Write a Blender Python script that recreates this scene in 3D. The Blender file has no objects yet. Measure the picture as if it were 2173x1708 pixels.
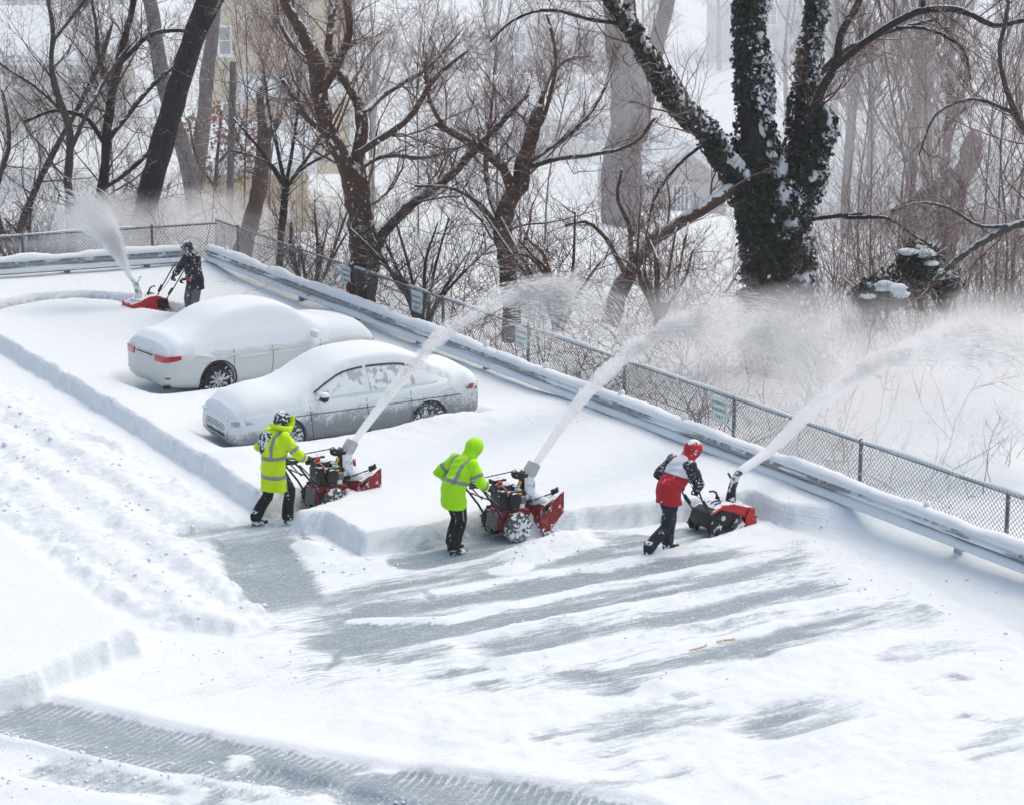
import bpy, bmesh, math, random
import numpy as np
from mathutils import Vector, Matrix

random.seed(7)
RNG = np.random.default_rng(11)
SC = bpy.context.scene
COL = SC.collection
R = math.radians

# ------------------------------------------------------------------ camera, sky, sun, exposure
FPX, PITCH, CAM_H = 5131.0, R(13.5), 10.6          # focal length in pixels of a 2173 px wide picture
cam_data = bpy.data.cameras.new('camera')
cam_data.sensor_width = 36.0
cam_data.lens = 36.0 * FPX / 2173.0
cam_data.clip_end = 3000.0
cam = bpy.data.objects.new('camera', cam_data)
cam.location = (0, 0, CAM_H)
cam.rotation_euler = (R(90) - PITCH, 0, 0)
COL.objects.link(cam)
SC.camera = cam

world = bpy.data.worlds.new('World')
SC.world = world
world.use_nodes = True
wnt = world.node_tree
wnt.nodes.clear()
sky = wnt.nodes.new('ShaderNodeTexSky')
sky.sky_type = 'NISHITA'
sky.sun_disc = False
SUN_EL, SUN_AZ = R(62), R(50)                      # azimuth from +Y (ahead), negative = to the left
sky.sun_elevation = SUN_EL
sky.sun_rotation = SUN_AZ
sky.air_density = 1.3
sky.dust_density = 6.0
sky.ozone_density = 1.0
bg = wnt.nodes.new('ShaderNodeBackground')
bg.inputs['Strength'].default_value = 0.15
wo = wnt.nodes.new('ShaderNodeOutputWorld')
wnt.links.new(sky.outputs[0], bg.inputs[0])
wnt.links.new(bg.outputs[0], wo.inputs[0])

sl = bpy.data.lights.new('sun', 'SUN')
sl.energy = 0.5
sl.angle = R(80)
sl.color = (1.0, 0.99, 0.95)
sun = bpy.data.objects.new('sun', sl)
sd = Vector((math.sin(SUN_AZ) * math.cos(SUN_EL), math.cos(SUN_AZ) * math.cos(SUN_EL), math.sin(SUN_EL)))
sun.rotation_euler = sd.to_track_quat('Z', 'Y').to_euler()
COL.objects.link(sun)

SC.view_settings.view_transform = 'Standard'
SC.view_settings.look = 'None'
SC.view_settings.exposure = 0.14
SC.view_settings.gamma = 1.0
SC.view_settings.use_curve_mapping = False
cy = SC.cycles
cy.use_denoising = True
cy.volume_step_rate = 1.5
cy.volume_max_steps = 160
cy.volume_bounces = 28
cy.max_bounces = 40
cy.diffuse_bounces = 16
cy.transmission_bounces = 20
cy.transparent_max_bounces = 24
cy.sample_clamp_indirect = 6.0

# ------------------------------------------------------------------ pixel <-> world helpers
SP, CP = math.sin(PITCH), math.cos(PITCH)
def ray(x, y):
    u = (x - 1086.5) / FPX; v = (854.0 - y) / FPX
    return np.array([u, CP + v * SP, -SP + v * CP])
def P(x, y, z=0.0):                                  # ground point of a pixel
    d = ray(x, y); return np.array([0, 0, CAM_H]) + d * ((z - CAM_H) / d[2])
def PD(x, y, D):                                     # point of a pixel at distance Y = D
    d = ray(x, y); return np.array([0, 0, CAM_H]) + d * (D / d[1])
def pxm(D, z=0):                                     # pixels per metre at distance D
    return FPX / (D * CP + (CAM_H - z) * SP)
AL = R(30.3)
dA = np.array([-math.sin(AL), math.cos(AL), 0.0])    # along the right guardrail, away from the camera
dB = np.array([math.cos(AL), math.sin(AL), 0.0])     # across the parking stalls, to the right
O0 = P(440, 522, 0.8); O0[2] = 0.0                   # corner of the two guardrails
def L2W(a, b, z=0.0): return O0 - a * dA - b * dB + np.array([0, 0, z])
def W2L(w):
    d = np.asarray(w)[..., :2] - O0[:2]
    return np.stack([-(d @ dA[:2]), -(d @ dB[:2])], -1)
def ab(x, y, z=0.0): return W2L(P(x, y, z))
LQ = P(0, 556, 0.75); LQ[2] = 0
dL = (LQ - O0) / np.linalg.norm(LQ - O0)             # along the left guardrail, from the corner to the left
nL = np.array([dL[1], -dL[0], 0.0])
if nL[1] < 0: nL = -nL                               # outward normal of the left guardrail

# ------------------------------------------------------------------ objects and tags
def tag(o, label=None, cat=None, group=None, kind=None):
    if label: o['label'] = label
    if cat: o['category'] = cat
    if group: o['group'] = group
    if kind: o['kind'] = kind
    return o
def empty(name, loc=(0, 0, 0), rz=0.0, label=None, cat=None, group=None):
    o = bpy.data.objects.new(name, None)
    o.empty_display_size = 0.2
    o.location = loc; o.rotation_euler = (0, 0, rz)
    COL.objects.link(o)
    return tag(o, label, cat, group)
def copy_tree(o, parent=None):
    c = o.copy(); COL.objects.link(c); c.parent = parent
    for ch in list(o.children): copy_tree(ch, c)
    return c

def new_mesh(name, V, faces):
    """V (n,3); faces: list of int arrays of shape (m,k)"""
    me = bpy.data.meshes.new(name)
    V = np.asarray(V, dtype=np.float32)
    me.vertices.add(len(V)); me.vertices.foreach_set('co', V.ravel())
    faces = [np.asarray(f, dtype=np.int32) for f in faces if len(f)]
    loops = np.concatenate([f.ravel() for f in faces])
    tot = np.concatenate([np.full(len(f), f.shape[1], dtype=np.int32) for f in faces])
    start = np.concatenate([[0], np.cumsum(tot)[:-1]]).astype(np.int32)
    me.loops.add(len(loops)); me.loops.foreach_set('vertex_index', loops)
    me.polygons.add(len(tot)); me.polygons.foreach_set('loop_start', start)
    try: me.polygons.foreach_set('loop_total', tot)
    except Exception: pass
    me.update(calc_edges=True)
    return me

class MB:
    def __init__(s): s.V = []; s.F = {}; s.n = 0
    def add(s, V, faces):
        V = np.asarray(V, dtype=float).reshape(-1, 3)
        for f in faces:
            f = np.asarray(f)
            if f.ndim == 1: f = f[None]
            s.F.setdefault(f.shape[1], []).append(f + s.n)
        s.V.append(V); s.n += len(V)
        return s
    def box(s, c, size, rot=None):
        h = np.array(size) / 2.0
        V = np.array([[x, y, z] for x in (-1, 1) for y in (-1, 1) for z in (-1, 1)]) * h
        if rot is not None: V = V @ np.array(rot).T
        return s.add(V + np.array(c), [np.array([[0, 1, 3, 2], [4, 6, 7, 5], [0, 4, 5, 1], [2, 3, 7, 6], [0, 2, 6, 4], [1, 5, 7, 3]])])
    def tube(s, pts, rad, k=8, ref=None, cap=True, phase=0.0):
        pts = np.asarray(pts, dtype=float); n = len(pts)
        if np.isscalar(rad): rad = [rad] * n
        T = np.gradient(pts, axis=0); T /= np.linalg.norm(T, axis=1)[:, None] + 1e-12
        if ref is None:
            ref = np.array([0, 0, 1.0]) if abs(T[0][2]) < 0.8 else np.array([1.0, 0, 0])
        ref = np.asarray(ref, dtype=float)
        V = []
        for i in range(n):
            side = ref - T[i] * (ref @ T[i]); side /= np.linalg.norm(side) + 1e-12
            nn = np.cross(T[i], side)
            ra, rb = rad[i] if hasattr(rad[i], '__len__') else (rad[i], rad[i])
            for j in range(k):
                t = 2 * math.pi * j / k + phase
                V.append(pts[i] + side * ra * math.cos(t) + nn * rb * math.sin(t))
            if not np.isscalar(rad): ref = side
        q = [[i * k + j, i * k + (j + 1) % k, (i + 1) * k + (j + 1) % k, (i + 1) * k + j] for i in range(n - 1) for j in range(k)]
        fs = [np.array(q)]
        if cap: fs += [np.array([list(range(k))[::-1]]), np.array([[(n - 1) * k + j for j in range(k)]])]
        return s.add(V, fs)
    def prism(s, poly, y0, y1, axis='y', xf=None):
        n = len(poly)
        V = []
        for y in (y0, y1):
            for (u, w) in poly:
                V.append((u, y, w) if axis == 'y' else ((y, u, w) if axis == 'x' else (u, w, y)))
        V = np.array(V, dtype=float)
        if xf is not None: V = V @ np.array(xf[0]).T + np.array(xf[1])
        q = [[i, (i + 1) % n, n + (i + 1) % n, n + i] for i in range(n)]
        return s.add(V, [np.array(q), np.array([list(range(n))[::-1]]), np.array([list(range(n, 2 * n))])])
    def lathe(s, prof, c=(0, 0, 0), axis='z', k=20):
        V = []
        for (r, h) in prof:
            for j in range(k):
                t = 2 * math.pi * j / k
                x, y = r * math.cos(t), r * math.sin(t)
                V.append({'z': (x, y, h), 'y': (x, h, y), 'x': (h, x, y)}[axis])
        m = len(prof)
        q = [[i * k + j, i * k + (j + 1) % k, (i + 1) * k + (j + 1) % k, (i + 1) * k + j] for i in range(m - 1) for j in range(k)]
        return s.add(np.array(V) + np.array(c), [np.array(q), np.array([list(range(k))[::-1]]), np.array([[(m - 1) * k + j for j in range(k)]])])
    def ball(s, c, r, nu=12, nv=8, rot=None, noise=0.0):
        if np.isscalar(r): r = (r, r, r)
        V = []
        for i in range(1, nv):
            ph = math.pi * i / nv
            for j in range(nu):
                t = 2 * math.pi * j / nu
                V.append((math.sin(ph) * math.cos(t), math.sin(ph) * math.sin(t), math.cos(ph)))
        V += [(0, 0, 1), (0, 0, -1)]
        V = np.array(V)
        if noise: V = V * (1 + RNG.uniform(-noise, noise, (len(V), 1)))
        V = V * np.array(r)
        if rot is not None: V = V @ np.array(rot).T
        q = [[i * nu + j, (i + 1) * nu + j, (i + 1) * nu + (j + 1) % nu, i * nu + (j + 1) % nu] for i in range(nv - 2) for j in range(nu)]
        a, b = (nv - 1) * nu, (nv - 1) * nu + 1
        t1 = [[a, j, (j + 1) % nu] for j in range(nu)]
        t2 = [[b, (nv - 2) * nu + (j + 1) % nu, (nv - 2) * nu + j] for j in range(nu)]
        return s.add(V + np.array(c), [np.array(q), np.array(t1 + t2)])
    def mesh(s, name):
        return new_mesh(name, np.concatenate(s.V), [np.concatenate(f) for f in s.F.values()])
    def build(s, name, m=None, parent=None, smooth=True, angle=40, bevel=0.0, sub=0):
        return link(name, s.mesh(name), m, parent, smooth, angle, bevel, sub)

def fix_normals(me):
    bm = bmesh.new(); bm.from_mesh(me)
    bmesh.ops.recalc_face_normals(bm, faces=bm.faces)
    bm.to_mesh(me); bm.free()
def link(name, me, m=None, parent=None, smooth=True, angle=40, bevel=0.0, sub=0):
    o = bpy.data.objects.new(name, me)
    COL.objects.link(o)
    if m is not None: me.materials.append(m)
    if parent is not None: o.parent = parent
    if smooth:
        me.polygons.foreach_set('use_smooth', np.ones(len(me.polygons), dtype=bool))
        if angle < 180 and len(me.polygons) < 60000:
            try: me.set_sharp_from_angle(angle=R(angle))
            except Exception: pass
    if bevel:
        b = o.modifiers.new('bevel', 'BEVEL'); b.width = bevel; b.segments = 2; b.limit_method = 'ANGLE'
    if sub:
        sm = o.modifiers.new('sub', 'SUBSURF'); sm.levels = sub; sm.render_levels = sub
    return o

def bake(o):
    """replace an object's mesh by its evaluated one (modifiers applied)"""
    dg = bpy.context.evaluated_depsgraph_get()
    me = bpy.data.meshes.new_from_object(o.evaluated_get(dg))
    o.modifiers.clear(); o.data = me
    return o
def blob(name, mb, m, parent=None, voxel=0.015, smooth=3, fac=0.5):
    """weld overlapping closed tubes into one continuous skin"""
    me = mb.mesh(name); fix_normals(me)
    o = bpy.data.objects.new(name, me); COL.objects.link(o)
    rm = o.modifiers.new('r', 'REMESH'); rm.mode = 'VOXEL'; rm.voxel_size = voxel
    if smooth:
        sm = o.modifiers.new('s', 'SMOOTH'); sm.iterations = smooth; sm.factor = fac
    bake(o)
    o.data.materials.clear()
    if m is not None: o.data.materials.append(m)
    o.data.polygons.foreach_set('use_smooth', np.ones(len(o.data.polygons), dtype=bool))
    if parent is not None: o.parent = parent
    return o

# ------------------------------------------------------------------ numpy noise
def vnoise(x, y, seed=0):
    xi = np.floor(x).astype(np.int64); yi = np.floor(y).astype(np.int64)
    xf = x - xi; yf = y - yi
    u = xf * xf * (3 - 2 * xf); v = yf * yf * (3 - 2 * yf)
    def h(i, j):
        n = (i * 374761393 + j * 668265263 + seed * 1442695041) & 0xFFFFFFFF
        n = ((n ^ (n >> 13)) * 1274126177) & 0xFFFFFFFF
        return ((n ^ (n >> 16)) & 0xFFFF) / 65535.0
    return (h(xi, yi) * (1 - u) + h(xi + 1, yi) * u) * (1 - v) + (h(xi, yi + 1) * (1 - u) + h(xi + 1, yi + 1) * u) * v
def fbm(x, y, oct=4, seed=0):
    r = 0; a = 0.5; t = 0
    for i in range(oct):
        r = r + a * vnoise(x * 2 ** i, y * 2 ** i, seed + i); t += a; a *= 0.5
    return r / t
def sstep(x, a, b):
    t = np.clip((x - a) / (b - a), 0, 1); return t * t * (3 - 2 * t)
def poly_sd(X, Y, poly):
    """signed distance to a polygon, positive inside"""
    d = np.full(X.shape, 1e18); s = np.zeros(X.shape, dtype=bool); n = len(poly)
    for i in range(n):
        ax, ay = poly[i]; bx, by = poly[(i + 1) % n]
        ex, ey = bx - ax, by - ay
        wx, wy = X - ax, Y - ay
        t = np.clip((wx * ex + wy * ey) / (ex * ex + ey * ey + 1e-12), 0, 1)
        d = np.minimum(d, (wx - ex * t) ** 2 + (wy - ey * t) ** 2)
        c = ((ay <= Y) & (by > Y)) | ((by <= Y) & (ay > Y))
        with np.errstate(divide='ignore', invalid='ignore'):
            xs = ax + (Y - ay) * ex / (ey if abs(ey) > 1e-12 else 1e-12)
        s ^= c & (X < xs)
    d = np.sqrt(d)
    return np.where(s, d, -d)
def line_sd(X, Y, pts):
    """distance to a polyline and the length along it"""
    d = np.full(X.shape, 1e18); al = np.zeros(X.shape); acc = 0.0
    for (ax, ay), (bx, by) in zip(pts[:-1], pts[1:]):
        ex, ey = bx - ax, by - ay; L = math.hypot(ex, ey)
        t = np.clip(((X - ax) * ex + (Y - ay) * ey) / (L * L + 1e-12), 0, 1)
        q = (X - ax - ex * t) ** 2 + (Y - ay - ey * t) ** 2
        m = q < d
        d = np.where(m, q, d); al = np.where(m, acc + t * L, al); acc += L
    return np.sqrt(d), al

# ------------------------------------------------------------------ materials
SNOW = (0.76, 0.822, 0.855)
class NT:
    def __init__(s, name):
        s.m = bpy.data.materials.new(name); s.m.use_nodes = True
        s.t = s.m.node_tree; s.t.nodes.clear()
        s.out = s.n('OutputMaterial')
    def n(s, typ, **kw):
        nd = s.t.nodes.new('ShaderNode' + typ)
        for k, v in kw.items(): setattr(nd, k, v)
        return nd
    def l(s, a, b): s.t.links.new(a, b)
    def val(s, sock, v):
        if isinstance(v, bpy.types.NodeSocket): s.l(v, sock)
        else: sock.default_value = v
    def math(s, op, a, b=0.0, c=None, clamp=False):
        nd = s.n('Math', operation=op, use_clamp=clamp)
        s.val(nd.inputs[0], a); s.val(nd.inputs[1], b)
        if c is not None: s.val(nd.inputs[2], c)
        return nd.outputs[0]
    def noise(s, vec, scale, detail=3.0, rough=0.55, dist=0.0):
        nd = s.n('TexNoise'); s.l(vec, nd.inputs['Vector'])
        nd.inputs['Scale'].default_value = scale; nd.inputs['Detail'].default_value = detail
        nd.inputs['Roughness'].default_value = rough; nd.inputs['Distortion'].default_value = dist
        return nd.outputs['Fac']
    def step(s, x, a, b):
        nd = s.n('MapRange', interpolation_type='SMOOTHSTEP')
        s.val(nd.inputs['Value'], x); s.val(nd.inputs['From Min'], a); s.val(nd.inputs['From Max'], b)
        return nd.outputs[0]
    def mix(s, f, a, b):
        nd = s.n('Mix', data_type='RGBA')
        s.val(nd.inputs[0], f)
        for i, v in ((6, a), (7, b)):
            if isinstance(v, bpy.types.NodeSocket): s.l(v, nd.inputs[i])
            else: nd.inputs[i].default_value = (*v[:3], 1)
        return nd.outputs[2]
    def scale(s, vec, sx, sy, sz):
        nd = s.n('Mapping'); s.l(vec, nd.inputs[0]); nd.inputs['Scale'].default_value = (sx, sy, sz)
        return nd.outputs[0]
    def bsdf(s, col, rough=0.6, metal=0.0, spec=0.4, bumph=None, bstr=0.4, bdist=0.02, coat=0.0):
        b = s.n('BsdfPrincipled')
        if isinstance(col, bpy.types.NodeSocket): s.l(col, b.inputs['Base Color'])
        else: b.inputs['Base Color'].default_value = (*col, 1)
        s.val(b.inputs['Roughness'], rough); s.val(b.inputs['Metallic'], metal)
        b.inputs['Specular IOR Level'].default_value = spec
        b.inputs['Coat Weight'].default_value = coat
        if bumph is not None:
            bp = s.n('Bump'); bp.inputs['Strength'].default_value = bstr; bp.inputs['Distance'].default_value = bdist
            s.l(bumph, bp.inputs['Height']); s.l(bp.outputs[0], b.inputs['Normal'])
        s.l(b.outputs[0], s.out.inputs['Surface'])
        return b

def mat(name, col, rough=0.6, metal=0.0, var=0.2, vscale=5.0, bump=0.0, bscale=25.0, snow=0.0, sscale=6.0,
        soft=0.12, fleck=0.0, fscale=22.0, spec=0.4, coat=0.0, stretch=None, along=None):
    """base colour with grain; snow = how much settles on upward faces, fleck = snow flecks clinging anywhere"""
    t = NT(name)
    tc = t.n('TexCoord').outputs['Object']
    gv = tc if stretch is None else t.scale(tc, *stretch)
    n1 = t.noise(gv, vscale, 4.0)
    c = t.mix(n1, tuple(x * (1 - var) for x in col), tuple(min(1, x * (1 + var)) for x in col))
    rg = rough
    fac = None
    if snow:
        g = t.n('NewGeometry'); sx = t.n('SeparateXYZ'); t.l(g.outputs['Normal'], sx.inputs[0])
        n2 = t.noise(tc, sscale, 4.0, 0.6)
        v = t.math('ADD', sx.outputs[2], t.math('MULTIPLY_ADD', n2, 1.5, -0.75))
        th = 1.0 - snow
        fac = t.step(v, th - soft, th + soft)
    if fleck:
        fv = tc
        if along is not None:                         # patches drawn out along a horizontal direction
            mp = t.n('Mapping'); mp.vector_type = 'TEXTURE'; t.l(tc, mp.inputs[0]); mp.inputs['Rotation'].default_value = (0, 0, along)
            fv = t.scale(mp.outputs[0], 0.12, 1.0, 2.2)
        n3 = t.noise(fv, fscale, 3.0, 0.6)
        n4 = t.noise(tc, fscale * 0.18, 2.0)
        th = 0.76 - 0.44 * fleck
        v = t.math('ADD', n3, t.math('MULTIPLY_ADD', n4, 0.5, -0.25))
        f2 = t.step(v, th, th + 0.07)
        fac = f2 if fac is None else t.math('MAXIMUM', fac, f2)
    if fac is not None:
        c = t.mix(fac, c, SNOW)
        rg = t.math('MULTIPLY_ADD', fac, 0.85 - rough, rough)
        if metal: metal = t.math('MULTIPLY_ADD', fac, -metal, metal)
    bh = t.noise(gv, bscale, 4.0) if bump else None
    t.bsdf(c, rg, metal, spec, bh, bump, 0.02, coat)
    return t.m

def snow_mat(name, bstr=0.35, scale=9.0, col=SNOW):
    t = NT(name)
    tc = t.n('TexCoord').outputs['Object']
    n1 = t.noise(tc, scale, 5.0, 0.6); n2 = t.noise(tc, scale * 0.15, 3.0)
    c = t.mix(n2, tuple(x * 0.975 for x in col), tuple(min(1, x * 1.02) for x in col))
    t.bsdf(c, 0.85, 0.0, 0.2, n1, bstr, 0.03)
    return t.m

M_SNOW = snow_mat('fresh_snow', 0.3, 8.0)
M_SNOW_SMOOTH = snow_mat('smooth_snow', 0.12, 5.0)
M_CLUMP = snow_mat('crumbled_snow', 0.0, 20.0)
M_STEEL = mat('galvanised_steel', (0.30, 0.302, 0.308), 0.6, 0.1, 0.3, 9, snow=0.15, sscale=5, fleck=0.50, fscale=4.0, along=AL + R(90))
M_WIRE = mat('fence_wire', (0.20, 0.215, 0.23), 0.5, 0.2, 0.2, 20, fleck=0.3, fscale=9)
M_POST = mat('fence_post', (0.17, 0.19, 0.21), 0.5, 0.2, 0.25, 8, fleck=0.35, fscale=18)
# ------------------------------------------------------------------ the parking lot: one sheet of snow, ice and ploughed lanes
def poly_ab(pts, z=0.0): return [tuple(ab(x, y, z)) for x, y in pts]

GA0, GA1, GB0, GB1, GS = -10.0, 40.0, -0.55, 22.0, 0.056
na, nb = int((GA1 - GA0) / GS) + 1, int((GB1 - GB0) / GS) + 1
av = np.linspace(GA0, GA1, na); bv = np.linspace(GB0, GB1, nb)
A, B = np.meshgrid(av, bv, indexing='ij')
rag = (fbm(A * 2.2, B * 2.2, 4, 3) - 0.5) * 0.40 + (fbm(A * 7, B * 7, 2, 9) - 0.5) * 0.24
rag2 = (fbm(A * 1.1, B * 1.1, 5, 31) - 0.5)
fine = fbm(A * 6, B * 6, 4, 5) - 0.5
dun = fbm(A * 0.35, B * 0.35, 4, 17) - 0.5
streak = fbm(A * 5.5, B * 0.7, 4, 23) - 0.5           # drawn out across the stalls, as the ploughs left it

DEEP = 0.38
deep1 = poly_ab([(-260, 540), (-60, 676), (20, 725), (300, 890), (545, 1048), (600, 1090), (688, 1088), (768, 1132), (950, 1112), (1030, 1100),
                 (1180, 1090), (1260, 1080), (1400, 1066), (1480, 1062), (1590, 1052), (1660, 1080), (1760, 1130), (1900, 1195), (2050, 1270),
                 (2200, 1350), (2500, 1500)], DEEP) + [(40, -2), (-12, -2)]
deep2 = poly_ab([(-260, 960), (-60, 1062), (10, 1100), (90, 1170), (180, 1245), (250, 1300), (318, 1338), (268, 1345), (150, 1398), (60, 1438),
                 (-60, 1470), (-300, 1540)], DEEP)
sd1 = poly_sd(A, B, deep1) + rag * 0.32
sd2 = poly_sd(A, B, deep2) + rag * 0.4
# soft powder instead of a cut wall in front of the right guardrail
edge_w = 0.10 + 1.9 * sstep(A, 23.7, 25.5)
h = 0.03 + 0.02 * fine + 0.02 * sstep(dun, -0.1, 0.2)
dep = DEEP + 0.05 * dun - 0.10 * sstep(A, 17.5, 14.5) * sstep(B, 8, 5)
h = np.maximum(h, dep * sstep(sd1, -0.02, edge_w) + 0.012 * fine)
h = np.maximum(h, (DEEP + 0.07 * dun) * sstep(sd2, -0.03, 0.12) + 0.03)
cover = np.maximum(sstep(sd1, -0.05, 0.1), sstep(sd2, -0.1, 0.05))     # where deep snow lies
bare = np.zeros_like(h)
# drift against the guardrails
h += 0.10 * sstep(B, 1.6, 0.1) * (0.5 + 0.9 * dun) * (1 - 0.0)
dl = (O0 - (O0 - A[..., None] * dA - B[..., None] * dB))                # vector from point to the corner
Lout = -(dl @ nL)                                                      # how far beyond the left guardrail
h += 0.10 * sstep(Lout, -2.0, -0.2)

# churned snow between the trench and the lower left block
churn = poly_ab([(-260, 700), (-60, 775), (0, 806), (280, 968), (490, 1090), (520, 1130), (490, 1160), (505, 1230), (580, 1295), (620, 1340),
                 (500, 1360), (330, 1352), (250, 1302), (90, 1172), (-60, 1064), (-260, 960)])
cm = sstep(poly_sd(A, B, churn) + rag * 1.2, -0.1, 0.35)
lump = np.abs(fbm(A * 3.4, B * 2.2, 5, 41) - 0.5) * 2
ruts = 0.5 + 0.5 * np.sin(B * 7.5 + 3 * rag2)
h = np.where(cover < 0.5, np.maximum(h, cm * (0.10 + 0.13 * lump * (0.4 + fbm(A, B, 3, 4)) + 0.07 * ruts + 0.10 * np.abs(fbm(A * 9, B * 8, 3, 43) - 0.5))), h)
bare = np.maximum(bare, cm * 0.35 * sstep(0.13 - lump - 0.2 * rag2, 0.0, 0.12))

# corridors cut by the snow blowers
def corridor(pxs, hw, strength=1.0, floor=0.03, z=0.0, edge=0.09):
    global h, bare, cover
    d, al = line_sd(A, B, [tuple(ab(x, y, z)) for x, y in pxs])
    k = sstep(d + rag * 0.22, hw + edge, hw) * strength
    h = h * (1 - k) + (floor + 0.02 * fine) * k
    cover = cover * (1 - k)
    return k
k = corridor([(430, 1150), (520, 1140), (600, 1117), (672, 1097)], 0.40)
bare = np.maximum(bare, k * (0.55 + 0.8 * streak))
k = corridor([(-200, 735), (-60, 690), (0, 672), (80, 656), (180, 649), (270, 656), (330, 672), (420, 686)], 0.33)
bare = np.maximum(bare, k * (0.75 + 0.8 * streak))
k = corridor([(880, 1193), (960, 1178), (1056, 1149)], 0.40)
bare = np.maximum(bare, k * (0.9 + 1.6 * streak))
k = corridor([(1150, 1170), (1300, 1150), (1400, 1160), (1500, 1134)], 0.36)
bare = np.maximum(bare, k * (0.7 + 1.6 * streak))

# scraped lanes (grey ice) and the ridges left between them
def lane(pxs, hw, s=1.0, soft=0.20, st=1.7):
    global bare, h
    d, al = line_sd(A, B, [tuple(ab(x, y)) for x, y in pxs])
    n = (fbm(al * 0.8, d * 6, 3, 77) - 0.5)
    k = sstep(d + rag * 0.35 + rag2 * 0.25, hw + soft, hw - soft) * (1 - cover)
    L = max(al.max(), 0.1)
    k *= sstep(al, -0.01, 0.8) * sstep(al, L + 0.01, L - 1.4)
    bare = np.maximum(bare, k * np.clip(s + st * streak + 0.5 * n, 0, 1))
    h = h - k * np.minimum(0.05, np.maximum(h - 0.02, 0)) * (cover < 0.3)
def ridge(pxs, hw, hh):
    global bare, h
    d, al = line_sd(A, B, [tuple(ab(x, y)) for x, y in pxs])
    L = al.max()
    k = sstep(d + rag * 0.25, hw, 0.0) * sstep(al, 0, 0.6) * sstep(al, L, L - 1.0)
    lumps = 0.55 + 0.9 * fbm(A * 5, B * 3, 3, 55)
    h = np.maximum(h, np.where(cover < 0.4, h + k * hh * lumps, h))
    bare = bare * (1 - sstep(k, 0.15, 0.5))
lane([(520, 1130), (545, 1180), (570, 1230), (620, 1290), (660, 1330)], 0.62, 1.25)
lane([(600, 1300), (760, 1268), (900, 1240), (1150, 1197), (1400, 1168), (1560, 1140)], 0.34, 0.85)
lane([(640, 1335), (800, 1310), (950, 1285), (1250, 1232), (1500, 1196), (1660, 1168)], 0.34, 0.95)
lane([(640, 1330), (760, 1345), (900, 1310), (1040, 1275)], 0.95, 0.95)
lane([(900, 1350), (1200, 1290), (1500, 1237), (1780, 1188)], 0.36, 0.85)
lane([(960, 1400), (1300, 1340), (1600, 1282), (1870, 1228)], 0.34, 0.85)
lane([(1150, 1462), (1350, 1420), (1500, 1390), (1700, 1345), (1920, 1282)], 0.34, 0.85)
lane([(1200, 1490), (1400, 1452), (1560, 1420), (1740, 1378)], 0.25, 0.6)
lane([(1545, 1590), (1640, 1560), (1760, 1520), (1880, 1490)], 0.45, 0.85)
lane([(560, 1465), (430, 1475), (560, 1455), (660, 1450)], 0.10, 0.6)
lane([(680, 1445), (740, 1440), (800, 1430), (900, 1425)], 0.12, 0.5)
for q in ([(960, 1430), (1050, 1420)], [(1060, 1470), (1140, 1465)], [(1240, 1590), (1330, 1570)], [(1140, 1575), (1230, 1585)],
          [(1420, 1660), (1500, 1650)], [(1380, 1520), (1480, 1500)], [(1590, 1660), (1720, 1640)], [(980, 1570), (1060, 1590)], [(1880, 1430), (2010, 1445)],
          [(1010, 1380), (1130, 1370)], [(1290, 1480), (1400, 1460)], [(2080, 1540), (2160, 1545)]):
    d, al = line_sd(A, B, [tuple(ab(x, y)) for x, y in q])
    kk = sstep(d + rag * 1.2 + rag2 * 0.9, 0.42, 0.0) * (1 - cover)
    bare = np.maximum(bare, kk * np.clip(0.34 + 1.6 * streak + 0.9 * fine, 0, 0.75))
# thin skid arcs left by turning wheels
for q in ([(690, 1385), (700, 1360), (730, 1335), (775, 1318)], [(668, 1450), (690, 1435), (712, 1400), (730, 1380), (760, 1360), (800, 1345)], [(600, 1450), (640, 1440), (690, 1430)],
          [(870, 1212), (905, 1262), (945, 1310), (985, 1362)], [(1000, 1360), (1300, 1290)], [(620, 1120), (700, 1195)]):
    lane(q, 0.05, 0.9, 0.05, 0.8)
# patchy wind scoured zone in the foreground
pz = poly_ab([(900, 1330), (1950, 1260), (2250, 1500), (2300, 1750), (1000, 1760), (700, 1500), (560, 1380)])
pm = sstep(poly_sd(A, B, pz) + rag2 * 3, -0.6, 1.5) * (1 - cover)
pn = fbm(A * 0.8 + 7, B * 0.55, 5, 61) + 0.7 * streak * 0.5
bare = np.maximum(bare, pm * 0.55 * sstep(pn, 0.54, 0.74))
h = np.where(cover < 0.5, h + pm * (0.11 * fbm(A * 0.9, B * 0.6, 5, 66) + 0.03 * fine) * (1 - bare), h)
ridge([(1040, 1204), (1100, 1188), (1180, 1164), (1240, 1140), (1300, 1128)], 0.34, 0.124)
ridge([(640, 1212), (720, 1205), (800, 1200), (870, 1196)], 0.5, 0.074)
ridge([(620, 1150), (660, 1170), (700, 1180), (760, 1185)], 0.45, 0.136)
ridge([(1200, 1226), (1350, 1196), (1480, 1168), (1620, 1126), (1700, 1120)], 0.30, 0.099)
ridge([(700, 1322), (950, 1322), (1250, 1256), (1660, 1180), (1780, 1160)], 0.24, 0.062)
ridge([(950, 1376), (1250, 1312), (1600, 1248), (1880, 1200)], 0.28, 0.074)
ridge([(1000, 1432), (1300, 1372), (1600, 1318), (1900, 1252)], 0.28, 0.074)
ridge([(1230, 1436), (1380, 1400), (1560, 1360), (1700, 1322)], 0.18, 0.043)
ridge([(1330, 1490), (1480, 1440), (1640, 1418), (1800, 1372)], 0.36, 0.087)
ridge([(1600, 1610), (1720, 1590), (1800, 1560), (1900, 1530)], 0.4, 0.074)

lz = sstep(poly_sd(A, B, poly_ab([(560, 1250), (1000, 1200), (1700, 1140), (1960, 1240), (1900, 1330), (1500, 1500), (1000, 1490), (640, 1430)])) + rag2 * 2, -0.5, 0.8)
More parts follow.
